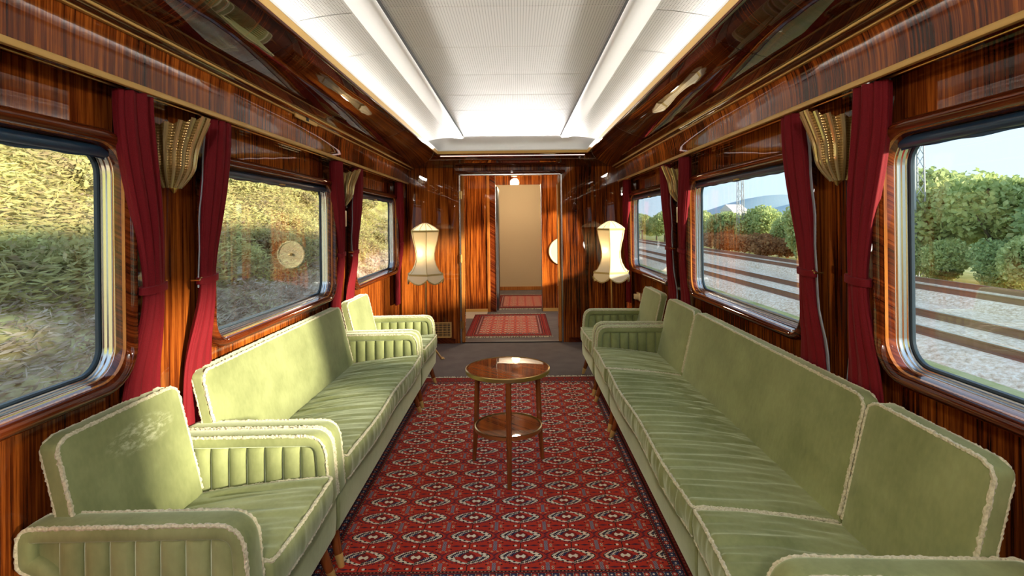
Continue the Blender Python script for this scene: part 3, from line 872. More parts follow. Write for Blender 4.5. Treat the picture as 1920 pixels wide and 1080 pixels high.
# ================================================================== TABLE
tb = thing('side_table', 'small round two-tier wooden table with brass rims standing on the red rug', 'table', (-0.02, 3.06, 0.009))
def disc(r, z0, z1):
    return MB().lathe([(0.0, z0), (r - 0.004, z0), (r, z0 + 0.004), (r, z1 - 0.004), (r - 0.004, z1), (0.0, z1)], 40)
disc(0.235, 0.560, 0.580).build('tabletop', WOOD_LEG, tb, weld=True)
disc(0.185, 0.235, 0.250).build('shelf', WOOD_LEG, tb, weld=True)
for r, z, nm in ((0.236, 0.570, 'top_rim'), (0.187, 0.244, 'shelf_rim')):
    MB().lathe([(r, z - 0.011), (r + 0.005, z - 0.010), (r + 0.006, z + 0.010), (r, z + 0.013), (r, z - 0.011)], 48).build(nm, BRASS, tb)
for k in range(3):
    a = R(-88 + 120 * k)
    MB().tube([(0.205 * math.cos(a), 0.205 * math.sin(a), 0.565), (0.215 * math.cos(a), 0.215 * math.sin(a), 0.25), (0.235 * math.cos(a), 0.235 * math.sin(a), 0.0)], [0.016, 0.0155, 0.012], 14).build('leg', WOOD_LEG, tb)

# ================================================================== CURTAINS
def make_curtain(name, label, s, yc, pier, group, seed):
    """pier: +1 if the pier lies towards +y of this curtain"""
    root = thing(name, label, 'curtain', (s * 1.285, yc, 0.50), 0, group)
    rg = random.Random(seed)
    ph = rg.uniform(0, 6.28); ph2 = rg.uniform(0, 6.28)
    zt, zw, zb = 1.883, 1.195, 0.50
    def half_w(z):
        if z > zw:
            t = (z - zw) / (zt - zw); return 0.047 + 0.033 * smoothstep(0, 0.85, t) + 0.006 * math.sin(PI * t)
        t = (zw - z) / (zw - zb); return 0.047 + 0.058 * smoothstep(0.0, 0.75, t)
    def depth(z):
        if z > zw:
            t = (z - zw) / (zt - zw); return 0.021 + 0.012 * smoothstep(0, 0.6, t)
        t = (zw - z) / (zw - zb); return 0.021 - 0.005 * smoothstep(0.25, 0.55, t)
    zs = [zb + (zt - zb) * i / 46 for i in range(47)]
    zs = sorted(zs + [zw - 0.016, zw + 0.016, zw])
    npl = 9; nseg = 108; rings = []
    for z in zs:
        hw, dp = half_w(z), depth(z)
        tw = abs(z - zw)
        amp = 0.22 * min(1, 0.35 + tw * 3)
        sh = pier * (0.018 - 0.090 * smoothstep(0.0, 1.0, (z - zw) / (zt - zw))) if z > zw else pier * 0.018
        wx = s * (0.045 if s < 0 else 0.022) * smoothstep(1.19, 0.80, z) if z < 1.19 else 0.0
        ring = []
        for k in range(nseg):
            a = 2 * PI * k / nseg
            pl = math.sin(npl * a * 1.0 + ph + 0.8 * math.sin(2.3 * z + ph2) + 0.5 * math.sin(3 * a)) + 0.4 * math.sin(npl * 2 * a + ph2 + z * 2)
            rr = 1 + amp * pl * 0.75
            ring.append((wx - s * (dp * math.sin(a) * (1 + amp * 1.3 * pl)), hw * math.cos(a) * (0.86 + 0.14 * rr) + sh, z - 0.5))
        rings.append(ring)
    cu = MB().loops(rings).build('cloth', CURTAIN, root, smooth=80)
    # tie band
    rg_ = []
    for dz, gr in ((-0.014, 1.0), (-0.013, 1.14), (0.013, 1.14), (0.014, 1.0)):
        rg_.append([(-s * 0.0275 * gr * math.sin(2 * PI * k / 40), 0.056 * gr * math.cos(2 * PI * k / 40) + pier * 0.018, zw - 0.5 + dz + 0.006 * math.cos(2 * PI * k / 40)) for k in range(40)])
    MB().loops(rg_).build('tieback', CURTAIN, root, smooth=50)
    MB().tube([(s * 0.03, pier * 0.085, zw - 0.5), (-s * 0.004, pier * 0.083, zw - 0.5), (-s * 0.006, pier * 0.072, zw - 0.49)], 0.004, 6).build('hook', BRASS, root)
    # lining edge towards the pier
    lw = 0.014 if s > 0 else 0.005
    rings = []
    for z in [q for q in zs[::2] if s > 0 or q > 1.16]:
        hw = half_w(z); tw = abs(z - zw)
        sh = pier * (0.018 - 0.090 * smoothstep(0.0, 1.0, (z - zw) / (zt - zw))) if z > zw else pier * 0.018
        wv = 0.003 * math.sin(z * 23 + ph)
        wx = s * (0.045 if s < 0 else 0.022) * smoothstep(1.19, 0.80, z) if z < 1.19 else 0.0
        rings.append([(wx + s * (0.012 + wv), sh + pier * hw * 0.55, z - 0.5), (wx + s * (0.004 + wv), sh + pier * (hw + lw), z - 0.5), (wx + s * (0.008 + wv), sh + pier * (hw + lw + 0.001), z - 0.5), (wx + s * 0.026, sh + pier * hw * 0.55, z - 0.5)])
    MB().loops(rings).build('lining', LINING, root, smooth=60)
    return root
side_name = {-1: 'left', 1: 'right'}
wl = {0: 'nearest', 1: 'middle', 2: 'farthest'}
for s in (-1, 1):
    for k, f in enumerate(FARS[1:]):
        make_curtain('curtain', 'crimson tied-back curtain at the far edge of the %s window on the %s wall' % (wl[k], side_name[s]), s, f + 0.095, 1, 'crimson curtains', 10 * k + s + 5)
        if k < 2:
            make_curtain('curtain', 'crimson tied-back curtain at the near edge of the %s window on the %s wall' % (wl[k + 1], side_name[s]), s, f + 0.095 + 0.375, -1, 'crimson curtains', 10 * k + s + 55)

# ================================================================== WALL THINGS
def sconce(label, s, y):
    root = thing('wall_sconce', label, 'wall lamp', (s * 1.345, y, 1.56), 0, 'gilded shell sconces')
    nfl = 9
    def shape(t, a):
        """t height 0..1, a angle 0..pi along the half round; returns point local (x inward, y, z)"""
        flare = 0.34 + 0.40 * math.sin(min(1.0, t * 2.6) * PI / 2) + 0.26 * t ** 1.8
        lobe = 1 + 0.10 * abs(math.cos(nfl * a))
        ry = 0.090 * flare * lobe
        rx = 0.105 * flare * lobe + 0.055 * max(0, t - 0.55) ** 1.5 * 2.0
        z = 0.012 + 0.235 * t + 0.034 * t ** 4 * math.sin(a) ** 3 + 0.008 * t ** 4 * abs(math.cos(nfl * a))
        return Vector((-s * (0.012 + rx * math.sin(a)), -ry * math.cos(a), z))
    na, nt = 72, 20
    rings = [[shape(j / nt, PI * k / na) for j in range(nt + 1)] + [shape(j / nt, PI * k / na) * 0.94 + Vector((0, 0, 0.004)) for j in range(nt, -1, -1)] for k in range(na + 1)]
    MB().loops(rings, closed_ring=True, caps=False).build('glass_shell', GILT, root, smooth=70)
    for k in range(nfl + 1):
        a = PI * k / nfl
        a = min(PI - 0.02, max(0.02, a))
        pts = [shape(j / 16, a) * 1.01 for j in range(17)]
        MB().tube(pts, [0.0055 + 0.0035 * j / 16 for j in range(17)], 6).build('rib', GILT_RIB, root)
    f = MB(); f.lathe([(0.0, -0.010), (0.007, -0.004), (0.010, 0.004), (0.017, 0.010), (0.030, 0.024), (0.024, 0.030)], 16, (-s * 0.030, 0, 0)); f.build('finial', BRASS, root)
    rbox((min(0, -s * 0.012), -0.03, 0.05), (max(0, -s * 0.012), 0.03, 0.22), 0.003, 1).build('back_plate', BRASS, root)
    MB().lathe([(0.0, 0.15), (0.014, 0.155), (0.018, 0.20), (0.012, 0.24), (0.0, 0.245)], 14, (-s * 0.06, 0, 0)).build('bulb', WHITE_METAL, root)
    return root
for s in (-1, 1):
    for k, (y, nm) in enumerate(((2.115, 'nearer'), (4.175, 'farther'))):
        sconce('fluted gilded glass shell sconce on the %s pier of the %s wall' % (nm, side_name[s]), s, y)
    root = thing('thermostat_box', 'small ivory thermostat box under the farther sconce on the %s wall' % side_name[s], 'thermostat', (s * 1.358, 4.175, 1.465), 0, 'ivory boxes under the sconces')
    a = sorted((0.0, -s * 0.062))
    rbox((a[0], -0.024, -0.062), (a[1], 0.024, 0.062), 0.005, 2).build('case', IVORY, root)
    for q in range(6):
        zz = -0.03 + 0.012 * q
        a = sorted((-s * 0.022, -s * 0.054))
        MB().box((a[0], -0.0248, zz), (a[1], -0.0235, zz + 0.004)).build('vent_slot', BLACK, root, smooth=0)

for s in (-1, 1):
    for k, f in enumerate(FARS[1:]):
        y0, y1 = f - GW + 0.012, f - 0.012
        root = thing('roller_blind', 'rolled dark blue blind at the top of the %s window on the %s wall' % (wl[k], side_name[s]), 'blind', (s * 1.362, (y0 + y1) / 2, 1.66), 0, 'blue roller blinds')
        h = (y1 - y0) / 2
        ring = [(0.019 * math.cos(2 * PI * q / 16), 0.019 * math.sin(2 * PI * q / 16)) for q in range(16)]
        MB().loops([[(a, y, b + 0.016) for a, b in ring] for y in (-h, h)]).build('roll', BLIND, root, smooth=50)
        nn = 60; rr = []
        for q in range(nn + 1):
            y = -h + 2 * h * q / nn; wv = 0.0025 * math.sin(q * 0.9 + k) + 0.002 * math.sin(q * 0.37)
            rr.append([(s * 0.006 + wv, y, 0.02), (s * 0.008 + wv, y, -0.006 + wv * 0.8), (-s * 0.001 + wv, y, -0.009 + wv * 0.8), (-s * 0.004 + wv, y, 0.02)])
        MB().loops(rr).build('hem', BLIND, root, smooth=50)
        m = rbox((-0.026 if s > 0 else 0.012, -0.03, -0.004), (-0.012 if s > 0 else 0.026, 0.03, 0.004), 0.002, 1)
        m.tube([(-s * 0.02, -0.012, 0), (-s * 0.034, 0.0, -0.006), (-s * 0.02, 0.012, 0)], 0.003, 6)
        m.build('latch', BRASS, root)

# brass catch plate on the left cornice
root = thing('catch_plate', 'brass catch plate with a keyhole on the upper edge of the left cornice', 'lock', (-1.212, 3.18, 2.046))
rbox((0.0, -0.16, -0.014), (0.012, 0.16, 0.012), 0.003, 1).build('plate', BRASS_MATT, root)
m = rbox((0.011, -0.018, -0.008), (0.015, 0.018, 0.007), 0.001, 1); m.build('keyhole', BLACK, root)

# socket on the right wall
root = thing('wall_socket', 'cream double socket on the right wall below the farthest window', 'socket', (1.359, 5.80, 0.60))
rbox((-0.012, -0.075, -0.042), (0.0, 0.075, 0.042), 0.004, 2).build('plate', IVORY, root)
rbox((-0.055, -0.03, -0.028), (-0.012, 0.028, 0.028), 0.006, 2).build('plug', IVORY, root)

# vent grille low on the end wall
root = thing('vent_grille', 'brass lattice vent grille low on the end wall beside the doorway', 'vent', (-0.90, Y_END - 0.001, 0.16))
gx, gz = 0.155, 0.092
for a, b in (((-gx, -0.012, gz - 0.012), (gx, 0, gz)), ((-gx, -0.012, -gz), (gx, 0, -gz + 0.012)), ((-gx, -0.012, -gz), (-gx + 0.012, 0, gz)), ((gx - 0.012, -0.012, -gz), (gx, 0, gz))):
    rbox(a, b, 0.002, 1).build('frame_bar', BRASS_MATT, root)
MB().box((-gx, -0.002, -gz), (gx, -0.0005, gz)).build('backing', BLACK, root, smooth=0)
m = MB()
for q in range(19):
    x = -gx + 0.014 + (2 * gx - 0.028) * q / 18; m.tube([(x, -0.006, -gz + 0.01), (x, -0.006, gz - 0.01)], 0.0032, 5)
for q in range(6):
    z = -gz + 0.02 + (2 * gz - 0.04) * q / 5; m.tube([(-gx + 0.01, -0.0085, z), (gx - 0.01, -0.0085, z)], 0.0028, 5)
o = m.build('lattice', BRASS_MATT, root); o['kind'] = 'stuff'

# brass roundel on the partition in the vestibule
root = thing('brass_roundel', 'round brass plate with a boss hung on the vestibule partition', 'plate', (0.76, YP - 0.002, 0.95))
m = MB(); pr = [(0.0, 0.012), (0.19, 0.012), (0.2, 0.02), (0.215, 0.02), (0.222, 0.01), (0.222, 0.0), (0.0, 0.0)]
n = 48
m.loops([[(r * math.cos(2 * PI * k / n), -z, r * math.sin(2 * PI * k / n)) for r, z in pr] for k in range(n)], False, True, caps=False)
m.build('disc', IVORY, root)
m = MB(); m.loops([[(r * math.cos(2 * PI * k / 16), -z, r * math.sin(2 * PI * k / 16)) for r, z in ((0.0, 0.05), (0.015, 0.045), (0.024, 0.03), (0.026, 0.011))] for k in range(16)], False, True, caps=False); m.build('boss', BRASS, root)

# ================================================================== LAMPS
Ms = Mat('cream_silk_shade', rough=0.8, sheen=0.2)
x_, y_, z_ = Ms.local()
s_d = Ms.N('ShaderNodeBsdfDiffuse'); s_t = Ms.N('ShaderNodeBsdfTranslucent'); s_m = Ms.N('ShaderNodeMixShader')
s_d.inputs[0].default_value = (0.86, 0.80, 0.66, 1); s_t.inputs[0].default_value = (0.86, 0.76, 0.55, 1); s_m.inputs[0].default_value = 0.45
Ms.nt.links.new(s_d.outputs[0], s_m.inputs[1]); Ms.nt.links.new(s_t.outputs[0], s_m.inputs[2]); Ms.nt.links.new(s_m.outputs[0], Ms.out.inputs[0])
SHADE = Ms.m
TASSEL = Mat('gold_braid', color=(0.50, 0.36, 0.13), rough=0.7).m
def lamp(label, x, y, rz):
    root = thing('floor_lamp', label, 'lamp', (x, y, 0), rz, 'tasselled floor lamps')
    prof = [(0.155, 1.345), (0.150, 1.30), (0.138, 1.24), (0.118, 1.17), (0.106, 1.10), (0.108, 1.04), (0.125, 0.98), (0.155, 0.925), (0.198, 0.885)]
    nsd = 6
    def hexr(a):
        k = (a / (2 * PI / nsd)) % 1.0
        return math.cos(PI / nsd) / math.cos((k - 0.5) * 2 * PI / nsd)
    def rng_(r, z, n=48, mod=0): return [(r * hexr(2 * PI * k / n) * math.cos(2 * PI * k / n), r * hexr(2 * PI * k / n) * math.sin(2 * PI * k / n), z + (mod(k / n) if mod else 0)) for k in range(n)]
    rings = [rng_(r, z) for r, z in prof]; inner = [rng_(r - 0.003, z) for r, z in reversed(prof)]
    sh = MB().loops(rings + inner, True, True, caps=False).build('lamp_shade', SHADE, root, smooth=25)
    cap = [rng_(0.157, 1.345), rng_(0.11, 1.378), rng_(0.06, 1.405), rng_(0.025, 1.42), rng_(0.02, 1.408)]
    cp = MB().loops(cap, caps=False).build('shade_cap', SHADE, sh, smooth=20)
    for k in range(12):
        a = 2 * PI * k / 12
        MB().tube([(r * hexr(a) * math.cos(a), r * hexr(a) * math.sin(a), z + 0.002) for r, z in ((0.156, 1.345), (0.11, 1.378), (0.06, 1.405), (0.02, 1.42))], 0.004, 5).build('pleat', SHADE, sh)
    val = lambda t: -0.055 * abs(math.sin(6 * PI * t)) ** 0.7
    bot = [rng_(0.199, 0.886), rng_(0.204, 0.865), [(p[0] * 1.01, p[1] * 1.01, 0.850 + val(k / 96)) for k, p in enumerate(rng_(0.203, 0.85, 96))][::2], [(p[0] * 0.99, p[1] * 0.99, 0.850 + val(k / 96)) for k, p in enumerate(rng_(0.203, 0.85, 96))][::2], rng_(0.196, 0.886)]
    MB().loops(bot, caps=False).build('valance', SHADE, sh, smooth=40)
    MB().tube([(p[0] * 1.01, p[1] * 1.01, 0.846 + val(k / 96)) for k, p in enumerate(rng_(0.203, 0.85, 96))], 0.007, 5, True, 0.3, RNG).build('fringe', TASSEL, sh, smooth=0)
    for r, z in ((0.157, 1.338), (0.2, 0.888)):
        m = MB().loops([rng_(r, z - 0.010), rng_(r + 0.004, z - 0.009), rng_(r + 0.004, z + 0.009), rng_(r, z + 0.010)], caps=False); m.build('braid', TASSEL, sh)
    for k in range(nsd):
        a = 2 * PI * k / nsd
        MB().tube([(r * math.cos(a) * 1.004, r * math.sin(a) * 1.004, z) for r, z in prof], 0.0035, 5).build('seam', TASSEL, sh)
    MB().tube([(0, 0, 0.10), (0, 0, 1.40)], 0.012, 12).build('pole', BRASS, root)
    MB().lathe([(0.0, 0.10), (0.03, 0.11), (0.04, 0.14), (0.02, 0.17), (0.012, 0.20)], 20).build('collar', BRASS, root)
    for k in range(3):
        a = R(-60 + 120 * k)
        c, s_ = math.cos(a), math.sin(a)
        lg = MB().tube([(0.01 * c, 0.01 * s_, 0.14), (0.08 * c, 0.08 * s_, 0.12), (0.13 * c, 0.13 * s_, 0.06), (0.165 * c, 0.165 * s_, 0.018), (0.185 * c, 0.185 * s_, 0.012)], [0.013, 0.012, 0.010, 0.010, 0.014], 10)
        o = lg.build('leg', BRASS, root)
        MB().lathe([(0.0, 0.0), (0.02, 0.0), (0.022, 0.008), (0.012, 0.02), (0.0, 0.022)], 14, (0.185 * c, 0.185 * s_, 0)).build('foot', BRASS, o)
    MB().lathe([(0.0, 1.06), (0.02, 1.07), (0.03, 1.10), (0.022, 1.14), (0.0, 1.15)], 14, (0.03, 0, 0)).build('bulb', WHITE_METAL, root)
    d = bpy.data.lights.new('lamp_bulb', 'POINT'); d.energy = 4.0; d.color = (1, 0.92, 0.80); d.shadow_soft_size = 0.09
    b = bpy.data.objects.new('bulb_light', d); COL.objects.link(b); b.location = (-0.04, 0, 1.12); b.parent = root
    return root
lamp('cream hourglass floor lamp with gold braid in the far right corner by the window', 1.03, 5.62, R(15))
lamp('cream hourglass floor lamp on clawed brass feet in the far left corner', -0.93, 5.62, R(45))

# ================================================================== OUTSIDE
GZ = -1.15
Mgr = Mat('trackside_grass', rough=1.0, spec=0.05)
x_, y_, z_ = Mgr.pos()
n_ = Mgr.noise(Mgr.vec(x_ * 2.2, y_ * 0.9, 0.0), 1, 5, 0.65)
n2_ = Mgr.noise(Mgr.vec(x_ * 0.5, y_ * 0.25, 3.0), 1, 3)
Mgr.set(color=Mgr.ramp(n_ * 0.6 + n2_ * 0.4, [(0.32, (0.20, 0.20, 0.07)), (0.5, (0.34, 0.35, 0.14)), (0.66, (0.50, 0.45, 0.27))]))
struct(MB().box((1.9, -60, GZ - 0.4), (420, 500, GZ)).build('ground_right', Mgr.m, smooth=0), 'pale grass beside the railway')
Mbl = Mat('ballast_stone', rough=0.95, spec=0.1)
x_, y_, z_ = Mbl.pos()
n_ = Mbl.noise(Mbl.vec(x_ * 14, y_ * 9, z_ * 14), 1, 4, 0.7)
n2_ = Mbl.noise(Mbl.vec(x_ * 1.1, y_ * 0.4, 5.0), 1, 3)
Mbl.set(color=Mbl.ramp(n_ * 0.75 + n2_ * 0.25, [(0.35, (0.42, 0.30, 0.19)), (0.52, (0.74, 0.60, 0.45)), (0.68, (0.95, 0.87, 0.74))]), normal=Mbl.bump(n_, 1.0, 0.05))
Mrs = Mat('rusty_rail_steel', color=(0.20, 0.10, 0.06), rough=0.6).m
RAILTOP = Mat('polished_rail_head', color=(0.55, 0.52, 0.50), rough=0.3, metal=0.8).m
def ballast_bed(xc, nm):
    m = MB()
    prof = [(xc - 1.5, GZ - 0.02), (xc - 1.08, GZ + 0.24), (xc + 1.35, GZ + 0.24), (xc + 1.9, GZ - 0.02)]
    m.loops([[(x, y, z) for x, z in prof] for y in (-40, 300)]); return m.build(nm, Mbl.m)
for xc, lab in ((8.9, 'nearer'), (14.0, 'farther')):
    struct(ballast_bed(xc, 'ballast_bed'), 'pale stone ballast under the %s track' % lab)
    root = thing('railway_track', 'pair of rusty rails on the %s ballast bed outside the right windows' % lab, 'track', (xc, 0, GZ + 0.24), 0, 'railway tracks')
    for dx in (-0.75, 0.75):
        p = [(-0.07, 0.0), (0.07, 0.0), (0.07, 0.015), (0.012, 0.03), (0.012, 0.13), (0.035, 0.14), (0.035, 0.165), (-0.035, 0.165), (-0.035, 0.14), (-0.012, 0.13), (-0.012, 0.03), (-0.07, 0.015)]
        rl = MB().loops([[(dx + a, y, b) for a, b in p] for y in (-40, 300)]).build('rail', Mrs, root, smooth=20)
        MB().box((dx - 0.033, -40, 0.1652), (dx + 0.033, 300, 0.170)).build('rail_head', RAILTOP, rl, smooth=0)
struct(MB().box((10.8, -40, GZ), (12.1, 300, GZ + 0.10)).build('gravel_strip', Mbl.m, smooth=0), 'gravel strip between the tracks')

# left embankment
Mem = Mat('bank_litter_and_grass', rough=1.0, spec=0.03)
x_, y_, z_ = Mem.pos()
n_ = Mem.noise(Mem.vec(x_ * 2.5, y_ * 1.0, z_ * 2.5), 1, 6, 0.7)
n2_ = Mem.noise(Mem.vec(x_ * 0.6, y_ * 0.3, z_ * 0.6), 1, 4, 0.6)
brown = Mem.ramp(n_, [(0.32, (0.26, 0.18, 0.12)), (0.5, (0.50, 0.40, 0.29)), (0.68, (0.74, 0.65, 0.53))])
green = Mem.ramp(n_, [(0.32, (0.20, 0.15, 0.05)), (0.48, (0.42, 0.38, 0.11)), (0.66, (0.58, 0.60, 0.17))])
hgt = ((z_ - 0.2) * 0.45 + (n2_ - 0.5) * 3.4 + 0.35).sat()
Mem.set(color=Mem.mixc(hgt, brown, green))
def bank_z(x, y):
    d = -x - 3.2
    return GZ + max(0, d) * 0.72 + 0.14 * math.sin(1.3 * y + x) * min(1, max(0, d)) + 0.12 * math.sin(2.9 * x + 0.7 * y) * min(1, max(0, d))
m = MB(); rings = []
for i in range(60):
    x = -1.9 - 0.32 * i
    rings.append([(x, y, bank_z(x, y)) for y in np.linspace(-12, 60, 100)])
m.loops(rings, closed_ring=False, caps=False)
struct(m.build('embankment', Mem.m, smooth=180), 'steep bank of brown litter and yellow-green growth outside the left windows')

def leaf_mat(name, a, b, c):
    M = Mat(name)
    x, y, z = M.pos()
    n = M.noise(M.vec(x * 1.6, y * 1.0, z * 1.6), 1, 4, 0.7)
    n2 = M.noise(M.vec(x * 9, y * 5, z * 9), 1, 2)
    col = M.ramp(n * 0.65 + n2 * 0.35, [(0.35, a), (0.5, b), (0.64, c)])
    d = M.N('ShaderNodeBsdfDiffuse'); t = M.N('ShaderNodeBsdfTranslucent'); mx = M.N('ShaderNodeMixShader')
    mx.inputs[0].default_value = 0.4
    M.nt.links.new(col, d.inputs[0]); M.nt.links.new(col, t.inputs[0])
    M.nt.links.new(d.outputs[0], mx.inputs[1]); M.nt.links.new(t.outputs[0], mx.inputs[2]); M.nt.links.new(mx.outputs[0], M.out.inputs[0])
    return M.m
LEAF_Y = leaf_mat('yellow_green_leaves', (0.33, 0.25, 0.15), (0.45, 0.41, 0.17), (0.68, 0.66, 0.28))
LEAF_L = leaf_mat('leaf_litter', (0.32, 0.24, 0.17), (0.54, 0.43, 0.32), (0.78, 0.69, 0.57))
LEAF_G = leaf_mat('green_leaves', (0.27, 0.33, 0.13), (0.45, 0.54, 0.22), (0.66, 0.70, 0.34))
LEAF_D = leaf_mat('deep_green_leaves', (0.20, 0.27, 0.12), (0.34, 0.45, 0.19), (0.52, 0.61, 0.29))
LEAF_B = leaf_mat('rust_brown_leaves', (0.20, 0.10, 0.05), (0.38, 0.20, 0.09), (0.52, 0.34, 0.16))
BARK = Mat('bark', color=(0.10, 0.075, 0.05), rough=0.9).m
def leaf_mesh(name, n, rad, size, mat, seed, hollow=0.35, elong=1.6):
    r = np.random.default_rng(seed)
    # several lobes make the crown irregular
    nl = 9
    lob = r.normal(size=(nl, 3)); lob /= np.linalg.norm(lob, axis=1)[:, None]
    lob = lob * np.array(rad) * 0.55; lob[:, 2] = np.abs(lob[:, 2]) * 1.0
    idx = r.integers(0, nl, n)
    d = r.normal(size=(n, 3)); d /= np.linalg.norm(d, axis=1)[:, None]
    k = (hollow + (1 - hollow) * r.random(n) ** 0.6)[:, None]
    c = lob[idx] + d * k * np.array(rad) * 0.55
    c[:, 2] += rad[2] * 0.75
    c[:, 2] = np.maximum(c[:, 2], 0.03)
    a = r.normal(size=(n, 3)); a /= np.linalg.norm(a, axis=1)[:, None]
    b = np.cross(a, r.normal(size=(n, 3))); b /= np.linalg.norm(b, axis=1)[:, None]
    sz = size * (0.6 + 0.8 * r.random(n))[:, None]
    v = np.stack([c - a * sz * elong * 0.5, c + b * sz * 0.5, c + a * sz * elong * 0.5, c - b * sz * 0.5], axis=1).reshape(-1, 3)
    me = bpy.data.meshes.new(name)
    me.from_pydata(v.tolist(), [], np.arange(4 * n).reshape(-1, 4).tolist())
    me.materials.append(mat)
    return me
def stem_mesh(name, h, r0, seed):
    rg = random.Random(seed); m = MB()
    m.tube([(0, 0, -0.2), (rg.uniform(-.1, .1), rg.uniform(-.1, .1), h * 0.5), (rg.uniform(-.2, .2), rg.uniform(-.2, .2), h)], [r0, r0 * 0.7, r0 * 0.3], 7)
    for k in range(4):
        a = rg.uniform(0, 6.28); z = h * rg.uniform(0.25, 0.6)
        m.tube([(0, 0, z), (h * .25 * math.cos(a), h * .25 * math.sin(a), z + h * .3)], [r0 * 0.5, r0 * 0.15], 5)
    o = m.build(name, BARK); me = o.data; bpy.data.objects.remove(o); return me
def plant(name, label, loc, rz, sc, leaf_me, stem_me, cat, group):
    root = thing(name, label, cat, loc, rz, group); root.scale = (sc, sc, sc)
    a = bpy.data.objects.new('foliage', leaf_me); COL.objects.link(a); a.parent = root; a['kind'] = 'stuff'
    b = bpy.data.objects.new('trunk', stem_me); COL.objects.link(b); b.parent = root
    return root
rgn = np.random.default_rng(5)
def bank_scatter(name, n, mat, label, cat, h0, h1, size, lift):
    t = rgn.random(n) ** 1.3; hh = h0 + (h1 - h0) * rgn.random(n)
    X = -3.25 - hh; Y = -1.0 + 31 * t * (0.6 + 0.4 * rgn.random(n))
    c = np.stack([X, Y, np.array([bank_z(a_, b_) for a_, b_ in zip(X, Y)]) + lift * rgn.random(n)], 1)
    a_ = rgn.normal(size=(n, 3)) * np.array([0.25, 1.5, 0.25]); a_ /= np.linalg.norm(a_, axis=1)[:, None]
    b_ = np.cross(a_, rgn.normal(size=(n, 3))); b_ /= np.linalg.norm(b_, axis=1)[:, None]
    sz = size * (0.5 + rgn.random(n))[:, None]
    v = np.stack([c - a_ * sz * 2.6, c + b_ * sz * 0.45, c + a_ * sz * 2.6, c - b_ * sz * 0.45], 1).reshape(-1, 3)
    me = bpy.data.meshes.new(name); me.from_pydata(v.tolist(), [], np.arange(4 * n).reshape(-1, 4).tolist()); me.materials.append(mat)
    o = bpy.data.objects.new(name, me); COL.objects.link(o); o['kind'] = 'stuff'; tag(o, label, cat)
bank_scatter('leaf_litter', 70000, LEAF_L, 'brown and grey leaf litter on the lower bank outside the left windows', 'leaves', 0.3, 4.5, 0.026, 0.10)
bank_scatter('bank_growth', 150000, LEAF_Y, 'yellow-green weeds and bramble growing over the bank outside the left windows', 'weeds', 1.9, 9.5, 0.036, 0.35)
bank_leaf = [leaf_mesh('bank_leaves', 3000, (0.95, 1.3, 0.45), 0.07, LEAF_Y, 3 + q, 0.1) for q in range(3)]
bank_stem = stem_mesh('shrub_stems', 0.6, 0.03, 4)
rg = random.Random(21)
n_b = 0
for row, x in enumerate((-6.4, -8.0, -9.9)):
    y = 0.2 + row * 0.7
    while y < 30:
        xx = x + rg.uniform(-0.6, 0.6)
        plant('bank_shrub', 'yellow-green shrub growing on the bank outside the left windows', (xx, y, bank_z(xx, y) - 0.25), rg.uniform(0, 6.28), rg.uniform(0.6, 1.05) * (0.8 + 0.2 * row), bank_leaf[n_b % 3], bank_stem, 'shrub', 'shrubs on the left bank')
        n_b += 1
        y += rg.uniform(1.6, 3.0) * (1 + 0.25 * row)
tree_leaf = [leaf_mesh('tree_leaves', 15000, (2.1, 2.3, 2.2), 0.135, mt, 31 + q) for q, mt in enumerate((LEAF_G, LEAF_D, LEAF_G))]
brown_leaf = leaf_mesh('brown_leaves', 6000, (1.5, 2.0, 0.9), 0.12, LEAF_B, 44)
tree_stem = stem_mesh('tree_trunk', 3.4, 0.14, 8)
y = 6.5; q = 0
while y < 98:
    near = y < 30
    sc = rg.uniform(1.05, 1.3) if near else rg.uniform(0.75, 0.95)
    plant('trackside_tree', 'leafy green tree in the row beyond the tracks', (17.9 + rg.uniform(-0.6, 1.0), y, GZ), rg.uniform(0, 6.28), sc, tree_leaf[q % 3], tree_stem, 'tree', 'trees beyond the tracks')
    q += 1; y += 2.6 if near else 3.8
for y in (33, 36, 39.5, 43):
    plant('brown_shrub', 'rust brown shrub in front of the green trees beyond the tracks', (16.4 + rg.uniform(-.3, .3), y, GZ), rg.uniform(0, 6.28), rg.uniform(0.9, 1.2), brown_leaf, bank_stem, 'shrub', 'brown shrubs beyond the tracks')
for y in np.arange(8, 31, 1.7):
    plant('low_shrub', 'low green shrub at the foot of the trees beyond the tracks', (16.3 + rg.uniform(-.25, .25), y, GZ - 0.25), rg.uniform(0, 6.28), rg.uniform(0.5, 0.62), tree_leaf[q % 3], bank_stem, 'shrub', 'low shrubs beyond the tracks'); q += 1

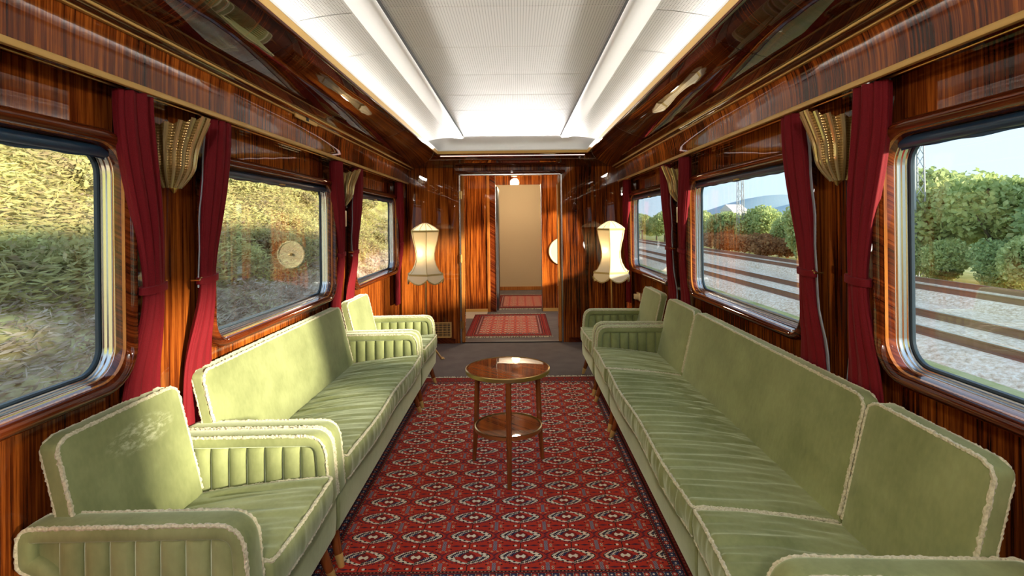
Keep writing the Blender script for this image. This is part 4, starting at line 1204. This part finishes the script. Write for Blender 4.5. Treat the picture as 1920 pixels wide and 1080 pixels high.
# catenary masts and wire
GREYM = Mat('grey_mast_steel', color=(0.30, 0.34, 0.36), rough=0.6).m
def mast(label, x, y, h):
    root = thing('catenary_mast', label, 'mast', (x, y, GZ), 0)
    w = 0.22
    for a, b in ((-w, -w), (w, -w), (w, w), (-w, w)):
        MB().tube([(a, b, 0), (a * 0.7, b * 0.7, h)], 0.035, 5).build('leg', GREYM, root)
    m = MB(); n = int(h / 0.55)
    for k in range(n):
        z0, z1 = h * k / n, h * (k + 1) / n
        s0, s1 = 1 - .3 * k / n, 1 - .3 * (k + 1) / n
        sg = 1 if k % 2 else -1
        for a, b, c, d in ((-1, -1, 1, -1), (1, -1, 1, 1), (1, 1, -1, 1), (-1, 1, -1, -1)):
            if sg > 0: a, b, c, d = c, d, a, b
            m.tube([(a * w * s0, b * w * s0, z0), (c * w * s1, d * w * s1, z1)], 0.018, 4)
    o = m.build('bracing', GREYM, root)
    MB().tube([(0, 0, h - 1.2), (-3.0, 0, h - 0.9)], 0.03, 6).build('arm', GREYM, root)
mast('grey lattice mast seen through the nearest right window', 16.3, 21.7, 8.5)
mast('grey lattice mast seen through the middle right window', 17.0, 40.5, 8.0)
for x, z, lab in ((13.4, 5.6, 'lower'), (13.4, 7.0, 'upper')):
    o = MB().tube([(x, -20, z), (x, 20, z - 0.25), (x, 60, z), (x, 120, z)], 0.014, 5).build('overhead_wire', GREYM)
    tag(o, '%s overhead wire above the far track' % lab, 'wire', 'overhead wires')
# small house far beyond the middle right window
root = thing('house', 'small white gabled house far beyond the trees on the right', 'house', (82, 202, GZ), R(20))
HW = Mat('white_render', color=(0.75, 0.73, 0.68), rough=0.8).m; HR = Mat('pale_roof_tiles', color=(0.62, 0.58, 0.55), rough=0.8).m
MB().box((-3.5, -3, 0), (3.5, 3, 6.2)).build('wall', HW, root, smooth=0)
MB().add([(-3.8, -3.4, 6.1), (3.8, -3.4, 6.1), (3.8, 3.4, 6.1), (-3.8, 3.4, 6.1), (-3.8, 0, 8.4), (3.8, 0, 8.4)], [(0, 1, 5, 4), (3, 4, 5, 2), (0, 4, 3), (1, 2, 5), (0, 3, 2, 1)]).build('roof', HR, root, smooth=0)
for x in (-2, 0, 2):
    MB().box((x - 0.4, -3.05, 4.0), (x + 0.4, -2.98, 5.2)).build('window', BLACK, root, smooth=0)
# distant hill
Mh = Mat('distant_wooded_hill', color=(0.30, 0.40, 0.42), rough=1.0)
m = MB(); rings = []
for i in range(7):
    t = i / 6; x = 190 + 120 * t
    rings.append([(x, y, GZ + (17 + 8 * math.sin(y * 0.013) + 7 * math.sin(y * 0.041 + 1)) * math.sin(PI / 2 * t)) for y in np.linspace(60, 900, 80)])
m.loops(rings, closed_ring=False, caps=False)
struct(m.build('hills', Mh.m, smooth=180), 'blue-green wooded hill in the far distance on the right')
